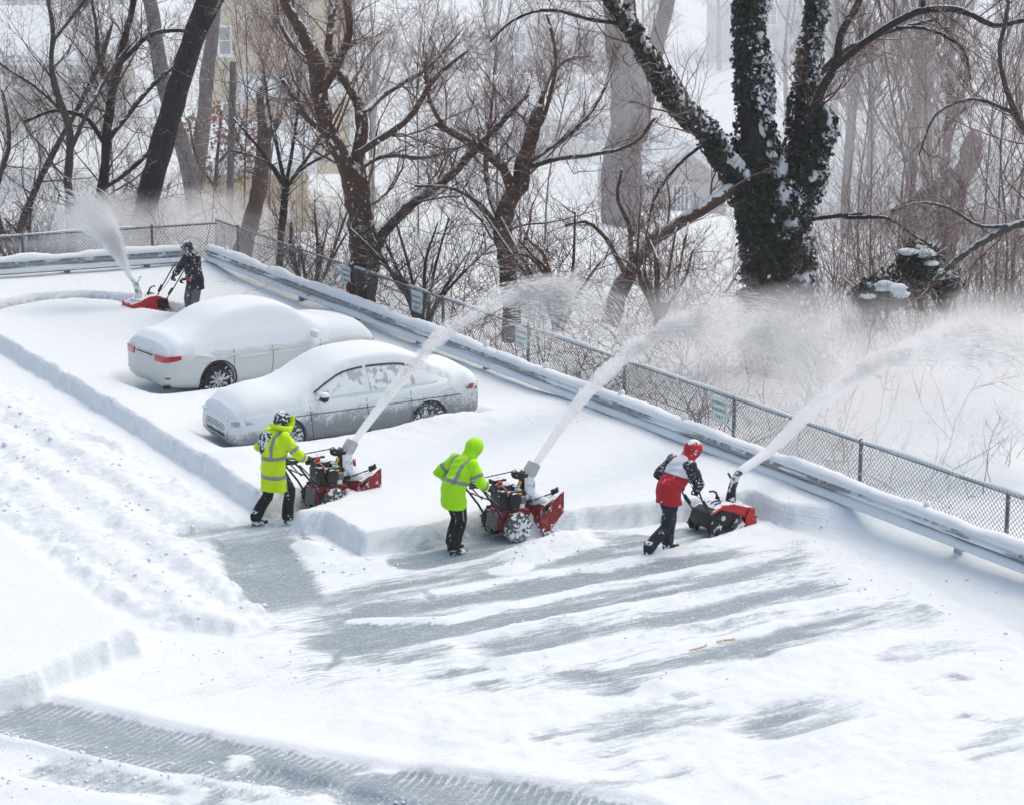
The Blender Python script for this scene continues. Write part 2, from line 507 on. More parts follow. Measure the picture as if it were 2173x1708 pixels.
# tyre tracks in the foreground
tread = np.zeros_like(h)
def track(pxs, hw, s, ph):
    global bare, h, tread
    d, al = line_sd(A, B, [tuple(ab(x, y)) for x, y in pxs])
    gaps = sstep(fbm(al * 0.9, d * 1.5, 3, ph) + 0.25 * rag2, 0.30, 0.42)
    k = sstep(d + rag * 0.18, hw + 0.06, hw - 0.06) * gaps * (1 - cover)
    edge = sstep(d, hw * 0.25, hw * 0.8) * 0.7 + 0.3
    bare = np.maximum(bare, k * s * (0.95 + 0.4 * fine + 0.5 * (fbm(al * 2.5, d * 5, 3, ph + 5) - 0.5)))
    tread = np.maximum(tread, k * edge)
    rim = sstep(d, hw, hw + 0.12) * sstep(d, hw + 0.75, hw + 0.15)
    h = h + 0.05 * rim * (1 - cover) - 0.03 * k
    return al
al1 = track([(-200, 1478), (-40, 1508), (0, 1517), (150, 1550), (300, 1588), (450, 1620), (600, 1650), (800, 1688), (1000, 1716), (1300, 1755)], 0.62, 1.0, 5)
al2 = track([(-200, 1590), (-40, 1612), (150, 1648), (330, 1684), (520, 1722), (800, 1780)], 0.30, 0.62, 12)
track([(520, 1650), (640, 1676), (760, 1712), (900, 1745)], 0.22, 0.75, 21)
tphase = al1

# hollows round the cars are cut below, when their places are known (see CARS)
bare = np.clip(bare, 0, 1)
def hollow(cx, cy, ang, hl, hw, z, soft):
    """lower the snow under a car standing at world (cx, cy)"""
    global h
    W = O0[:2] - A[..., None] * dA[:2] - B[..., None] * dB[:2]
    x = W[..., 0] - cx; y = W[..., 1] - cy
    u = x * math.cos(ang) + y * math.sin(ang); v = -x * math.sin(ang) + y * math.cos(ang)
    q = np.hypot(np.maximum(np.abs(u) - hl, 0), np.maximum(np.abs(v) - hw, 0))
    k = sstep(q + rag * 0.15, soft, 0.0)
    h = h * (1 - k) + np.minimum(h, z) * k

# where the two cars stand: world x, y of the middle between the axles, heading
_fw, _rw = P(600, 969), P(912, 928)         # wheels of the silver car on the camera's side
c1dir = (_fw - _rw)[:2]; c1ang = math.atan2(c1dir[1], c1dir[0])
c1n = np.array([-math.sin(c1ang), math.cos(c1ang)])    # its left side faces the camera
CAR1 = ((_fw + _rw)[:2] / 2 - c1n * 0.80, c1ang)
_w2 = P(458, 830, 0.12)                                # right rear wheel of the white car
c2ang = AL + R(6)
c2f = np.array([math.cos(c2ang), math.sin(c2ang)]); c2r = np.array([math.sin(c2ang), -math.cos(c2ang)])
CAR2 = (_w2[:2] + c2f * 1.38 - c2r * 0.80, c2ang)
hollow(*CAR1[0], c1ang, 2.15, 0.80, 0.13, 0.55)
hollow(*CAR2[0], c2ang, 2.45, 0.72, 0.06, 0.45)
# a small wind drift in front of the silver car's rear wheel, and a hump by its side
for (x, y, r_, hh) in ((935, 925, 0.45, 0.10), (800, 960, 0.8, 0.06), (1010, 915, 0.8, 0.12), (520, 985, 0.5, 0.08), (1170, 1152, .22, .12), (1215, 1136, .26, .13), (1130, 1166, .20, .12), (1085, 1184, .18, .07)):
    q = ab(x, y, 0.2)
    g_ = np.exp(-(((A - q[0]) / r_) ** 2 + ((B - q[1]) / (r_ * 1.6)) ** 2)) * (0.8 + 0.5 * fbm(A * 4, B * 4, 3, 19))
    h = h + hh * g_; bare = bare * (1 - sstep(g_, 0.05, 0.35))

W = O0 - A[..., None] * dA - B[..., None] * dB
W[..., 2] = h
# outside the left guardrail the sheet dips under the terrain
W[..., 2] -= 1.2 * sstep(Lout, 0.45, 0.9)
W[..., 2] -= 0.8 * sstep(B, -0.35, -0.5)
HGT = h
def gz(w):                                            # height of the snow at a world point
    q = W2L(np.asarray(w, dtype=float))
    i = int(np.clip((q[0] - GA0) / GS, 0, na - 1)); j = int(np.clip((q[1] - GB0) / GS, 0, nb - 1))
    return float(W[i, j, 2])
idx = np.arange(na * nb).reshape(na, nb)
quads = np.stack([idx[:-1, :-1], idx[:-1, 1:], idx[1:, 1:], idx[1:, :-1]], -1).reshape(-1, 4)
me = new_mesh('snowy_parking_lot', W.reshape(-1, 3), [quads])
for nm, arr in (('bare', bare), ('packed', np.clip((1 - cover) * (1 - 0.6 * cm) * (0.8 + 1.1 * lz), 0, 1.8)), ('tread', tread), ('along', tphase)):
    at = me.attributes.new(nm, 'FLOAT', 'POINT'); at.data.foreach_set('value', arr.astype(np.float32).ravel())

t = NT('lot_snow_and_ice')
tc = t.n('TexCoord').outputs['Object']
def attr(nm):
    a_ = t.n('Attribute'); a_.attribute_name = nm; return a_.outputs['Fac']
rotm = t.n('Mapping'); rotm.vector_type = 'TEXTURE'; t.l(tc, rotm.inputs[0]); rotm.inputs['Rotation'].default_value = (0, 0, AL)
rv = rotm.outputs[0]
st = t.scale(rv, 1.2, 9.0, 1.0)
nst = t.noise(st, 1.6, 5.0, 0.65)
nf = t.noise(tc, 14.0, 5.0, 0.7); ng = t.noise(tc, 2.2, 4.0, 0.6); nsp = t.noise(tc, 42.0, 2.0, 0.6)
b0 = attr('bare')
thin = t.math('MULTIPLY', t.step(t.math('ADD', t.noise(t.scale(rv, 0.35, 1.3, 1.0), 1.0, 5.0, 0.6), t.math('MULTIPLY_ADD', nst, 0.5, -0.25)), 0.44, 0.66), attr('packed'))
b1 = t.math('ADD', t.math('ADD', b0, t.math('MULTIPLY', thin, 0.30)), t.math('MULTIPLY', t.math('ADD', t.math('MULTIPLY_ADD', nst, 1.0, -0.5), t.math('MULTIPLY_ADD', nf, 1.1, -0.55)), t.math('MAXIMUM', t.step(b0, 0.02, 0.4), t.math('MULTIPLY', thin, 0.7))))
bf = t.step(b1, 0.15, 1.0)
tw = t.math('SINE', t.math('MULTIPLY', attr('along'), 2 * math.pi / 0.105))
trd = t.math('MULTIPLY', t.step(t.math('ADD', tw, t.math('MULTIPLY_ADD', nf, 1.6, -0.8)), -0.1, 0.7), attr('tread'))
bf = t.math('MULTIPLY', bf, t.math('MULTIPLY_ADD', t.math('MULTIPLY', trd, t.step(ng, 0.35, 0.6)), -0.55, 1.0))
ice = t.mix(ng, (0.205, 0.268, 0.312), (0.295, 0.358, 0.40))
ice = t.mix(t.step(nst, 0.5, 0.8), ice, (0.44, 0.48, 0.51))
ice = t.mix(t.step(nsp, 0.63, 0.71), ice, SNOW)
ice = t.mix(t.math('MULTIPLY', t.step(nf, 0.52, 0.72), 0.45), ice, SNOW)
brn = t.math('MULTIPLY', t.step(t.noise(tc, 0.9, 4.0, 0.7), 0.60, 0.74), 0.4)
ice = t.mix(brn, ice, (0.34, 0.31, 0.28))
sn = t.mix(ng, tuple(x * 0.97 for x in SNOW), tuple(min(1, x * 1.02) for x in SNOW))
col = t.mix(bf, sn, ice)
rgh = t.math('MULTIPLY_ADD', bf, -0.30, 0.85)
lay = t.noise(t.scale(tc, 1.5, 1.5, 26.0), 1.0, 3.0, 0.6)
hh = t.math('ADD', t.math('MULTIPLY', nf, 0.6), t.math('MULTIPLY_ADD', trd, 0.35, t.math('MULTIPLY_ADD', nst, 0.35, t.math('MULTIPLY', lay, 0.5))))
t.bsdf(col, rgh, 0.0, 0.25, hh, 0.55, 0.04)
lot = link('snowy_parking_lot', me, t.m, angle=180)
tag(lot, kind='structure')

# loose clumps of snow thrown up by the machines: far too many to count
cl = MB()
def clump(p, r):
    cl.ball(p, (r * random.uniform(.8, 1.4), r * random.uniform(.8, 1.4), r * random.uniform(.6, 1.0)), 6, 4, noise=0.22)
def scatter(pxpoly, n, r0, r1, bias=1.0):
    pl = poly_ab(pxpoly); xs = [q[0] for q in pl]; ys = [q[1] for q in pl]
    k = 0; tries = 0
    while k < n and tries < n * 12:
        tries += 1
        a_, b_ = random.uniform(min(xs), max(xs)), random.uniform(min(ys), max(ys))
        if poly_sd(np.array([a_]), np.array([b_]), pl)[0] < 0: continue
        w = L2W(a_, b_); r = r0 + (r1 - r0) * random.random() ** 3
        w[2] = gz(w) + r * 0.05
        clump(w, r); k += 1
scatter([(-40, 800), (280, 968), (490, 1090), (500, 1230), (600, 1320), (400, 1345), (250, 1302), (90, 1172), (-40, 1064)], 240, 0.006, 0.05)
scatter([(600, 1120), (760, 1190), (870, 1200), (760, 1230), (640, 1215)], 60, 0.006, 0.04)
scatter([(1020, 1210), (1240, 1140), (1320, 1130), (1240, 1180), (1100, 1215)], 90, 0.006, 0.03)
scatter([(600, 1300), (1000, 1240), (1800, 1150), (1950, 1260), (1500, 1480), (900, 1480), (600, 1420)], 300, 0.004, 0.022)
scatter([(300, 1350), (600, 1330), (700, 1480), (300, 1500)], 120, 0.004, 0.022)
scatter([(1650, 1080), (2150, 1300), (2150, 1450), (1800, 1350), (1650, 1180)], 120, 0.005, 0.03)
scatter([(520, 1080), (700, 1085), (800, 1060), (840, 1050), (700, 1110), (560, 1130)], 120, 0.01, 0.05)
scatter([(0, 1540), (600, 1660), (1000, 1720), (0, 1700)], 260, 0.008, 0.03)
tag(cl.build('snow_clumps', M_CLUMP, angle=180), kind='stuff')

# a faded yellow stall line showing through the ice, and cold joints of the paving
ln = MB()
for (x0, y0, x1, y1, w_) in ((1462, 1389, 1500, 1379, 0.02), (1520, 1374, 1560, 1366, 0.012)):
    p0, p1 = P(x0, y0), P(x1, y1); dd = (p1 - p0)[:2]; dd /= np.linalg.norm(dd); nn = np.array([-dd[1], dd[0]])
    V = []
    for i in range(9):
        c = p0 + (p1 - p0) * i / 8
        for s_ in (-1, 1):
            q = c.copy(); q[:2] += nn * s_ * w_ * (0.4 + 0.6 * random.random()); q[2] = gz(q) + 0.012; V.append(q)
    ln.add(V, [np.array([[2 * i, 2 * i + 1, 2 * i + 3, 2 * i + 2] for i in range(8)])])
tag(ln.build('pavement_line', mat('yellow_paint', (0.52, 0.36, 0.16), 0.7, fleck=0.5, fscale=30)), kind='structure')

# ------------------------------------------------------------------ land beyond the guardrails: falls away into a valley, then rises
def terr_z(x, y):
    w = np.stack([np.asarray(x, dtype=float), np.asarray(y, dtype=float)], -1)
    q = W2L(w)
    out1 = -q[..., 1]; out2 = (w - O0[:2]) @ nL[:2]
    e = np.maximum(np.maximum(out1, out2), 0.0)
    inside = sstep(np.maximum(out1, out2), -0.5, 0.4)
    z = -0.35 - 10.6 * sstep(e, 1.0, 78.0) - 0.9 * sstep(e, 0.5, 6.0)
    z = z + 0.055 * np.maximum(w[..., 1] - 185, 0) + 1.2 * (fbm(w[..., 0] * 0.03, w[..., 1] * 0.03, 4, 8) - 0.5) * sstep(e, 4, 30)
    z = z + 0.25 * (fbm(w[..., 0] * 0.6, w[..., 1] * 0.6, 3, 6) - 0.5) * sstep(e, 0.5, 3)
    return np.where(np.maximum(out1, out2) < 0, -0.6 + 0.25 * inside, z)
xv = np.concatenate([np.linspace(-620, -62, 32), np.linspace(-60, 60, 161), np.linspace(62, 620, 32)])
yv = np.concatenate([np.linspace(-60, 18, 14), np.linspace(20, 130, 148), np.linspace(133, 640, 70)])
X, Y = np.meshgrid(xv, yv, indexing='ij')
Z = terr_z(X, Y)
idx = np.arange(X.size).reshape(X.shape)
quads = np.stack([idx[:-1, :-1], idx[1:, :-1], idx[1:, 1:], idx[:-1, 1:]], -1).reshape(-1, 4)
me = new_mesh('valley_terrain', np.stack([X, Y, Z], -1).reshape(-1, 3), [quads])
t = NT('valley_snow')
tc = t.n('TexCoord').outputs['Object']
n1 = t.noise(tc, 0.5, 5.0, 0.65); n2 = t.noise(tc, 3.0, 4.0, 0.7)
f_ = t.math('MULTIPLY', t.step(t.math('ADD', n1, t.math('MULTIPLY_ADD', n2, 0.5, -0.25)), 0.58, 0.72), 0.35)
t.bsdf(t.mix(f_, SNOW, (0.28, 0.25, 0.235)), 0.85, 0.0, 0.2, n2, 0.4, 0.1)
tag(link('valley_terrain', me, t.m, angle=180), kind='structure')

# ------------------------------------------------------------------ houses in the valley
M_GLASS = mat('house_glass', (0.09, 0.115, 0.15), 0.2, 0, 0.3, 1.0, spec=0.6)
M_WHITE = mat('white_trim', (0.74, 0.75, 0.76), 0.6, 0, 0.06)
M_ROOFSNOW = snow_mat('roof_snow', 0.3, 1.5)
def siding(name, col, pitch=0.16):
    t = NT(name); tc = t.n('TexCoord').outputs['Object']
    sx = t.n('SeparateXYZ'); t.l(tc, sx.inputs[0])
    fr = t.math('FRACT', t.math('MULTIPLY', sx.outputs[2], 1 / pitch))
    n1 = t.noise(tc, 1.2, 3.0)
    c = t.mix(n1, tuple(x * .92 for x in col), tuple(x * 1.05 for x in col))
    c = t.mix(t.step(fr, 0.10, 0.0), c, tuple(x * .75 for x in col))
    t.bsdf(c, 0.7, 0, 0.3, fr, 0.5, 0.03)
    return t.m
SID_CREAM = siding('cream_siding', (0.50, 0.385, 0.215)); SID_GREY = siding('pale_grey_siding', (0.42, 0.40, 0.39))
SID_BEIGE = siding('beige_siding', (0.42, 0.39, 0.35)); SID_WHITE = siding('white_siding', (0.46, 0.465, 0.48))
def window(parent, x, z, w, h_, y=0.0, cols=2, rows=2, shutters=False):
    fr = MB(); e = 0.09
    for (cx, cz, sw, sh) in ((0, h_ / 2 + e / 2, w + 2 * e, e), (0, -h_ / 2 - e / 2, w + 2 * e, e), (-w / 2 - e / 2, 0, e, h_), (w / 2 + e / 2, 0, e, h_)):
        fr.box((x + cx, y - 0.05, z + cz), (sw, 0.1, sh))
    f = fr.build('window', M_WHITE, parent, angle=30)
    MB().box((x, y - 0.012, z), (w, 0.02, h_)).build('pane', M_GLASS, f)
    mu = MB()
    for i in range(1, cols): mu.box((x - w / 2 + w * i / cols, y - 0.04, z), (0.05, 0.03, h_))
    for i in range(1, rows): mu.box((x, y - 0.043, z - h_ / 2 + h_ * i / rows), (w, 0.03, 0.05))
    if mu.n: mu.build('sash', M_WHITE, f)
    MB().box((x, y - 0.09, z - h_ / 2 - e - 0.05), (w + 0.3, 0.16, 0.09)).build('sill', M_SNOW, f)
    return f
def house(name, p, yaw, w, d, hw, rise, mats, label, wins=(), ridge='x', over=0.5, snow=0.32, chimney=None, porch=None):
    """p: left end of the foot of the wall that faces us; x along that wall, y away from us"""
    r = empty(name, p, yaw, label, 'house')
    wl = MB(); base = -2.0
    if ridge == 'x':
        prof = [(0, base), (d, base), (d, hw), (d / 2, hw + rise), (0, hw)]
        wl.prism(prof, 0, w, axis='x')
        sl_ = math.hypot(d / 2, rise); u = np.array([d / 2, rise]) / sl_; nrm = np.array([-u[1], u[0]])
        rf = MB()
        top = np.array([d / 2, hw + rise])
        for (e_, s_) in ((np.array([0.0, hw]), 1), (np.array([d, hw]), -1)):
            uu = (top - e_) / sl_; nn = np.array([-uu[1], uu[0]]) * s_
            a0 = e_ - uu * over + nn * 0.03; a1 = top + nn * 0.03 + uu * 0.02
            rf.prism([tuple(a0), tuple(a1), tuple(a1 + nn * snow), tuple(a0 + nn * snow * 0.8)], -over, w + over, axis='x')
    else:
        prof = [(0, base), (w, base), (w, hw), (w / 2, hw + rise), (0, hw)]
        wl.prism(prof, 0, d, axis='y')
        sl_ = math.hypot(w / 2, rise); top = np.array([w / 2, hw + rise])
        rf = MB()
        for (e_, s_) in ((np.array([0.0, hw]), 1), (np.array([w, hw]), -1)):
            uu = (top - e_) / sl_; nn = np.array([-uu[1], uu[0]]) * s_
            a0 = e_ - uu * over + nn * 0.03; a1 = top + nn * 0.03 + uu * 0.02
            rf.prism([tuple(a0), tuple(a1), tuple(a1 + nn * snow), tuple(a0 + nn * snow * 0.8)], -over, d + over, axis='y')
    wm = wl.mesh('wall'); fix_normals(wm)
    link('wall', wm, mats[0], r, angle=30)
    rm = rf.mesh('roof'); fix_normals(rm)
    ro = link('roof', rm, M_ROOFSNOW, r, angle=30, bevel=0.1)
    fa = MB()
    if ridge == 'x': fa.box((w / 2, -over * 0.9, hw - over * rise / (d / 2) - 0.06), (w + 2 * over, 0.06, 0.22))
    else:
        for s_ in (-1, 1):
            ang = math.atan2(rise, w / 2)
            rot = Matrix.Rotation(s_ * ang, 3, 'Y')
            L_ = sl_ + over
            fa.box((w / 2 + s_ * (w / 4 + over * 0.25 * 1), -over + 0.02, hw + rise / 2 - 0.14 - over * 0.2), (L_, 0.08, 0.2), rot)
    fa.build('fascia', M_WHITE, r)
    for q in wins: window(r, *q)
    if chimney:
        ch = MB().box((chimney[0], d * 0.5, hw + rise + 0.4), (0.8, 0.8, 2.2)).build('chimney', mat('chimney_brick', (0.30, 0.20, 0.17), 0.8, snow=0.5), ro)
    if porch:
        x0, x1, z, dd = porch
        pm_ = MB().prism([(0.0, z + 0.9), (-dd, z), (-dd, z + 0.3), (0.0, z + 1.25)], x0, x1, axis='x').mesh('porch_roof'); fix_normals(pm_)
        link('porch_roof', pm_, M_ROOFSNOW, r, angle=30, bevel=0.08)
        po = MB()
        for i in range(4): po.box((x0 + 0.2 + (x1 - x0 - 0.4) * i / 3, -dd + 0.2, z / 2 - 1), (0.16, 0.16, z + 2))
        po.build('porch_post', M_WHITE, r)
    return r
def H(px, py, D):
    p = PD(px, py, D); return p
house('cream_house', H(438, 300, 138), R(6), 8.4, 9.0, 8.6, 3.0, (SID_CREAM,),
      'tall cream sided house with snowy porch roof behind the leaning dark trunk',
      [(1.2, 5.7, 0.6, 1.5, 0, 1, 2), (5.5, 6.6, 0.6, 1.4, 0, 1, 2), (1.4, 1.4, 0.8, 1.4, 0, 1, 2), (5.2, 1.4, 0.8, 1.4, 0, 1, 2), (6.8, 1.4, 0.8, 1.4, 0, 1, 2)], porch=(1.9, 8.4, 2.6, 2.0))
house('garage', H(432, 590, 96), R(4), 4.2, 6.0, 4.5, 1.2, (SID_CREAM,),
      'low cream garage with snowy roof behind the broken tree stump', [], over=0.35)
house('white_house', H(1362, 560, 118), R(14), 4.3, 8.0, 4.1, 1.75, (SID_GREY,),
      'pale grey house with a many paned gable window left of the ivy tree', [(1.95, 3.1, 0.78, 1.35, 0, 4, 3)], ridge='y', over=0.4)
house('wide_house', H(1640, 540, 128), R(-9), 13.0, 9.0, 2.6, 3.0, (SID_GREY,),
      'wide low house with a big snow covered roof right of the ivy tree', [(3.6, 1.5, 1.0, 1.2, 0, 2, 2), (8.5, 1.5, 1.0, 1.2, 0, 2, 2)], over=0.6, chimney=None)
house('distant_house', H(1060, 205, 190), R(-6), 9.0, 9.0, 5.6, 2.4, (SID_WHITE,),
      'misty white house with snowy roof above the middle tree', [(1.6, 4.2, 0.9, 1.5, 0, 2, 2), (4.4, 4.2, 0.9, 1.5, 0, 2, 2), (7.0, 4.2, 0.9, 1.5, 0, 2, 2), (2.2, 1.4, 0.9, 1.5, 0, 2, 2), (5.6, 1.4, 0.9, 1.5, 0, 2, 2)])
house('distant_house', H(1120, 330, 165), R(10), 6.5, 7.0, 2.6, 2.4, (SID_WHITE,),
      'misty low house with snow laden roof just below the white one', [(1.6, 1.5, 0.9, 1.2, 0, 2, 2), (4.4, 1.5, 0.9, 1.2, 0, 2, 2)])
house('distant_house', H(-120, 70, 178), R(4), 13.0, 9.0, 5.0, 2.5, (SID_BEIGE,),
      'beige two storey house with dark windows in the top left corner', [(x_, 3.0, 1.1, 1.5, 0, 1, 2) for x_ in (2.2, 4.9, 6.9, 9.6)] )
house('distant_house', H(-60, 205, 150), R(5), 9.5, 8.0, 2.4, 2.6, (SID_BEIGE,),
      'low beige house with broad snowy roof at the left edge', [(2.4, 1.3, 0.9, 1.2, 0, 2, 2), (6.4, 1.3, 0.9, 1.2, 0, 2, 2)])
house('distant_house', H(1500, 120, 215), R(-4), 12.0, 9.0, 5.0, 2.6, (SID_WHITE,),
      'faint house fading into falling snow behind the ivy tree top', [(2.5, 3.6, 1, 1.5, 0, 2, 2), (5.5, 3.6, 1, 1.5, 0, 2, 2), (9.0, 3.6, 1, 1.5, 0, 2, 2)])
sh = house('shed', H(2010, 1085, 62), R(-20), 7.0, 4.0, 1.2, 0.5, (SID_GREY,),
      'low grey shed under thick snow behind the fence at the right edge', [], over=0.4)
# ------------------------------------------------------------------ guardrails
UP = np.array([0, 0, 1.0])
WPROF = [(0.0, .43), (.03, .445), (.085, .50), (.085, .545), (.02, .58), (.02, .60), (.085, .635), (.085, .68), (.03, .735), (0.0, .75)]
def rail_section(start, d, out, l0, l1):
    """one W-beam section: out points away from the lot"""
    V = []
    for l in (l0, l1):
        for thick in (0, 1):
            for (u, z) in WPROF:
                V.append(start + d * l - out * (u - 0.012 * thick) + UP * z)
    n = len(WPROF); F = []
    for i in range(n - 1):
        F.append([i, i + 1, 2 * n + i + 1, 2 * n + i]); F.append([n + i, 3 * n + i, 3 * n + i + 1, n + i + 1])
    F += [[0, 2 * n, 3 * n, n], [n - 1, 2 * n - 1, 4 * n - 1, 3 * n - 1], [0, n, n + 1, 1], [2 * n, 2 * n + 1, 3 * n + 1, 3 * n]]
    return V, [np.array(F)]
def snow_strip(mb, pts, wide, high, axis_out, seed, k=9, lump=0.5, gaps=0.0, tilt=0.0):
    """irregular ridge of snow lying along a line of points"""
    n = len(pts); acc = np.arange(n) * 0.09
    nz = fbm(acc * 1.2 + seed * 9.1, acc * 0 + seed, 4, 90 + seed)
    n2 = fbm(acc * 9.0 + seed * 3.1, acc * 0 + seed, 3, 190 + seed)
    V = []
    for i in range(n):
        s = 1 + lump * (nz[i] - 0.5) * 2 + 0.5 * lump * (n2[i] - 0.5)
        if gaps: s *= float(sstep(nz[i], gaps - 0.06, gaps + 0.06)) + 0.02
        if i in (0, n - 1): s *= 0.3
        for j in range(k):
            t_ = math.pi * 2 * j / k
            c, si = math.cos(t_), math.sin(t_)
            zz = si * high * s if si > 0 else si * 0.015
            ox = c * wide * (0.75 + 0.25 * s)
            V.append(pts[i] + axis_out * ox + UP * (zz + tilt * ox))
    F = [[i * k + j, i * k + (j + 1) % k, (i + 1) * k + (j + 1) % k, (i + 1) * k + j] for i in range(n - 1) for j in range(k)]
    mb.add(V, [np.array(F), np.array([list(range(k))[::-1]]), np.array([[(n - 1) * k + j for j in range(k)]])])
def guardrail(name, start, d, out, length, posts, label, gap_snow=0.0):
    r = empty(name, start, 0, label, 'guardrail')
    st0 = np.zeros(3)
    sec = 3.81; l = 0.0; i = 0
    while l < length - 0.1:
        mb = MB(); e = min(l + sec - 0.01, length)
        mb.add(*rail_section(st0 + (out * -0.006 if i % 2 else 0), d, out, l, e))
        mb.build('rail_beam', M_STEEL, r, angle=25); l += sec; i += 1
    ang = math.atan2(d[1], d[0]); rot = Matrix.Rotation(ang, 3, 'Z')
    for l in posts:
        c = st0 + d * l + out * 0.10
        m_ = MB().box(c + UP * 0.16, (0.15, 0.012, 1.0), rot).box(c + UP * 0.16 + out * 0.07, (0.015, 0.14, 1.0), rot).box(c + UP * 0.16 - d * 0.0 - out * 0.06, (0.10, 0.014, 1.0), rot)
        m_.build('post', M_STEEL, r, angle=20)
    n = int(length / 0.09)
    pts = [st0 + d * (i * 0.09) + UP * 0.745 + out * 0.03 for i in range(n)]
    sm = MB(); snow_strip(sm, pts, 0.135, 0.125, out, 1, lump=0.5)
    sm.build('snow_cap', M_SNOW, r, angle=180)
    pts = [st0 + d * (i * 0.09) + UP * 0.515 - out * 0.062 for i in range(n)]
    sm = MB(); snow_strip(sm, pts, 0.058, 0.085, out, 2, lump=0.45, tilt=0.6)
    sm.build('snow_ledge', M_SNOW, r, angle=180)
    for q in range(int(length / 2.1)):               # small heaps standing on the bolts and post tops
        l = 1.0 + q * 2.1 + random.uniform(-.5, .5)
        if random.random() < 0.5:
            MB().ball(st0 + d * l + UP * 0.86 + out * 0.05, (0.06, 0.05, 0.09), 8, 6, noise=.12).build('snow_lump', M_SNOW, r, angle=180)
    return r
guardrail('guardrail', O0, -dA, dB, 37.5, [5.0, 7.75, 10.5, 13.24, 15.99, 18.73, 21.48, 24.2, 27.0, 29.7, 32.5, 35.2],
          'long snow capped steel guardrail running down the right side of the lot')
guardrail('guardrail', O0 + dL * 0.25, dL, nL, 16.0, [1.2, 3.1, 5.0, 6.9, 8.8, 10.7, 12.6],
          'short snow capped steel guardrail at the far end behind the man in black')

# ------------------------------------------------------------------ chain link fences
FT = 1.20
def fence(start, d, out, length, first, step, label, snow_from=None):
    r = empty('chain_link_fence', start, 0, label, 'fence')
    ls = []; l = first
    while l < length: ls.append(l); l += step
    for l in ls:
        c = d * l
        zb = -1.6
        p_ = MB().tube([c + UP * zb, c + UP * (FT - 0.02)], 0.032, 10)
        p_.ball(c + UP * (FT + 0.0), 0.04, 10, 6)
        p_.build('post', M_POST, r, angle=40)
    tr = MB(); nseg = int(length / 1.0)
    tr.tube([d * (length * i / nseg) + UP * (FT - 0.03) for i in range(nseg + 1)], 0.022, 8)
    tr.build('top_rail', M_POST, r)
    ends = [0.0] + ls + [length]
    zb, zt = -1.5, FT + 0.02; hh = zt - zb; sp = 0.085; wr = 0.0048
    for l0, l1 in zip(ends[:-1], ends[1:]):
        if l1 - l0 < 0.1: continue
        mb = MB(); V = []; F = []
        def wire(p, q):
            b0 = len(V)
            T = q - p; T /= np.linalg.norm(T); s_ = np.cross(T, out)
            for c in (p, q):
                V.extend([c + s_ * wr, c - s_ * wr * .5 + out * wr * .87, c - s_ * wr * .5 - out * wr * .87])
            for j in range(3): F.append([b0 + j, b0 + (j + 1) % 3, b0 + 3 + (j + 1) % 3, b0 + 3 + j])
        x = l0 - hh
        while x < l1:
            for sgn in (1, -1):
                # rises from (x, zb) to (x+hh, zt) or mirrored; clip to the panel
                u0, u1 = max(x, l0), min(x + hh, l1)
                if u1 - u0 > 0.02:
                    if sgn == 1: z0, z1 = zb + (u0 - x), zb + (u1 - x)
                    else: z0, z1 = zt - (u0 - x), zt - (u1 - x)
                    wire(d * u0 + UP * z0 + out * (-0.034 + 0.004 * sgn), d * u1 + UP * z1 + out * (-0.034 + 0.004 * sgn))
            x += sp
        mb.add(V, [np.array(F)])
        mb.build('wire_mesh', M_WIRE, r, smooth=False)
    if snow_from is not None:
        n = int((length - snow_from) / 0.09)
        sm = MB(); snow_strip(sm, [d * (snow_from + i * 0.09) + UP * (FT - 0.012) for i in range(n)], 0.036, 0.055, out, 4, k=7, lump=0.7)
        sm.build('snow_cap', M_SNOW, r, angle=180)
        sm = MB(); snow_strip(sm, [d * (i * 0.09) + UP * (FT - 0.012) for i in range(int(snow_from / 0.09))], 0.028, 0.035, out, 5, k=7, lump=0.8, gaps=0.55)
        sm.build('snow_cap', M_SNOW, r, angle=180)
    return r
F0 = O0 + dB * 0.8 + dA * 1.3
FENCE = fence(F0, -dA, dB, 39.0, 0.35 + 1.3 - 0.35, 3.4, 'long chain link fence with snow on its top rail behind the right guardrail', 15.5)
FL0 = O0 + nL * 0.85 + dB * 0.5
fence(FL0, dL, nL, 17.0, 1.6, 3.1, 'chain link fence at the far end behind the short guardrail', 2.0)

# ------------------------------------------------------------------ parking signs
M_SIGN = mat('sign_white', (0.82, 0.87, 0.86), 0.5, 0, 0.08, 6, fleck=0.12, fscale=16)
M_SIGNTXT = mat('sign_green', (0.03, 0.24, 0.16), 0.5, 0, 0.15, 12, fleck=0.30, fscale=26)
def text_mesh(s, size):
    cu = bpy.data.curves.new('lettering', 'FONT'); cu.body = s; cu.size = size; cu.align_x = 'CENTER'; cu.align_y = 'CENTER'; cu.extrude = 0.0015; cu.resolution_u = 2
    o = bpy.data.objects.new('lettering', cu); COL.objects.link(o)
    me = bpy.data.meshes.new_from_object(o.evaluated_get(bpy.context.evaluated_depsgraph_get()))
    bpy.data.objects.remove(o); bpy.data.curves.remove(cu)
    return me
sg = empty('parking_sign', (0, 0, 0), 0, 'x', 'sign', 'green and white parking signs on the fence')
pl = MB(); w_, h_, r_ = 0.22, 0.205, 0.03
pts = []
for cx, cz, a0 in ((w_ - r_, h_ - r_, 0), (-w_ + r_, h_ - r_, 90), (-w_ + r_, -h_ + r_, 180), (w_ - r_, -h_ + r_, 270)):
    for q in range(4): pts.append((cx + r_ * math.cos(R(a0 + q * 30)), cz + r_ * math.sin(R(a0 + q * 30))))
pl.prism(pts, -0.003, 0.003, axis='y')
pm_ = pl.mesh('plate'); fix_normals(pm_); link('plate', pm_, M_SIGN, sg, angle=30)
bo = MB()                                            # thin green border line
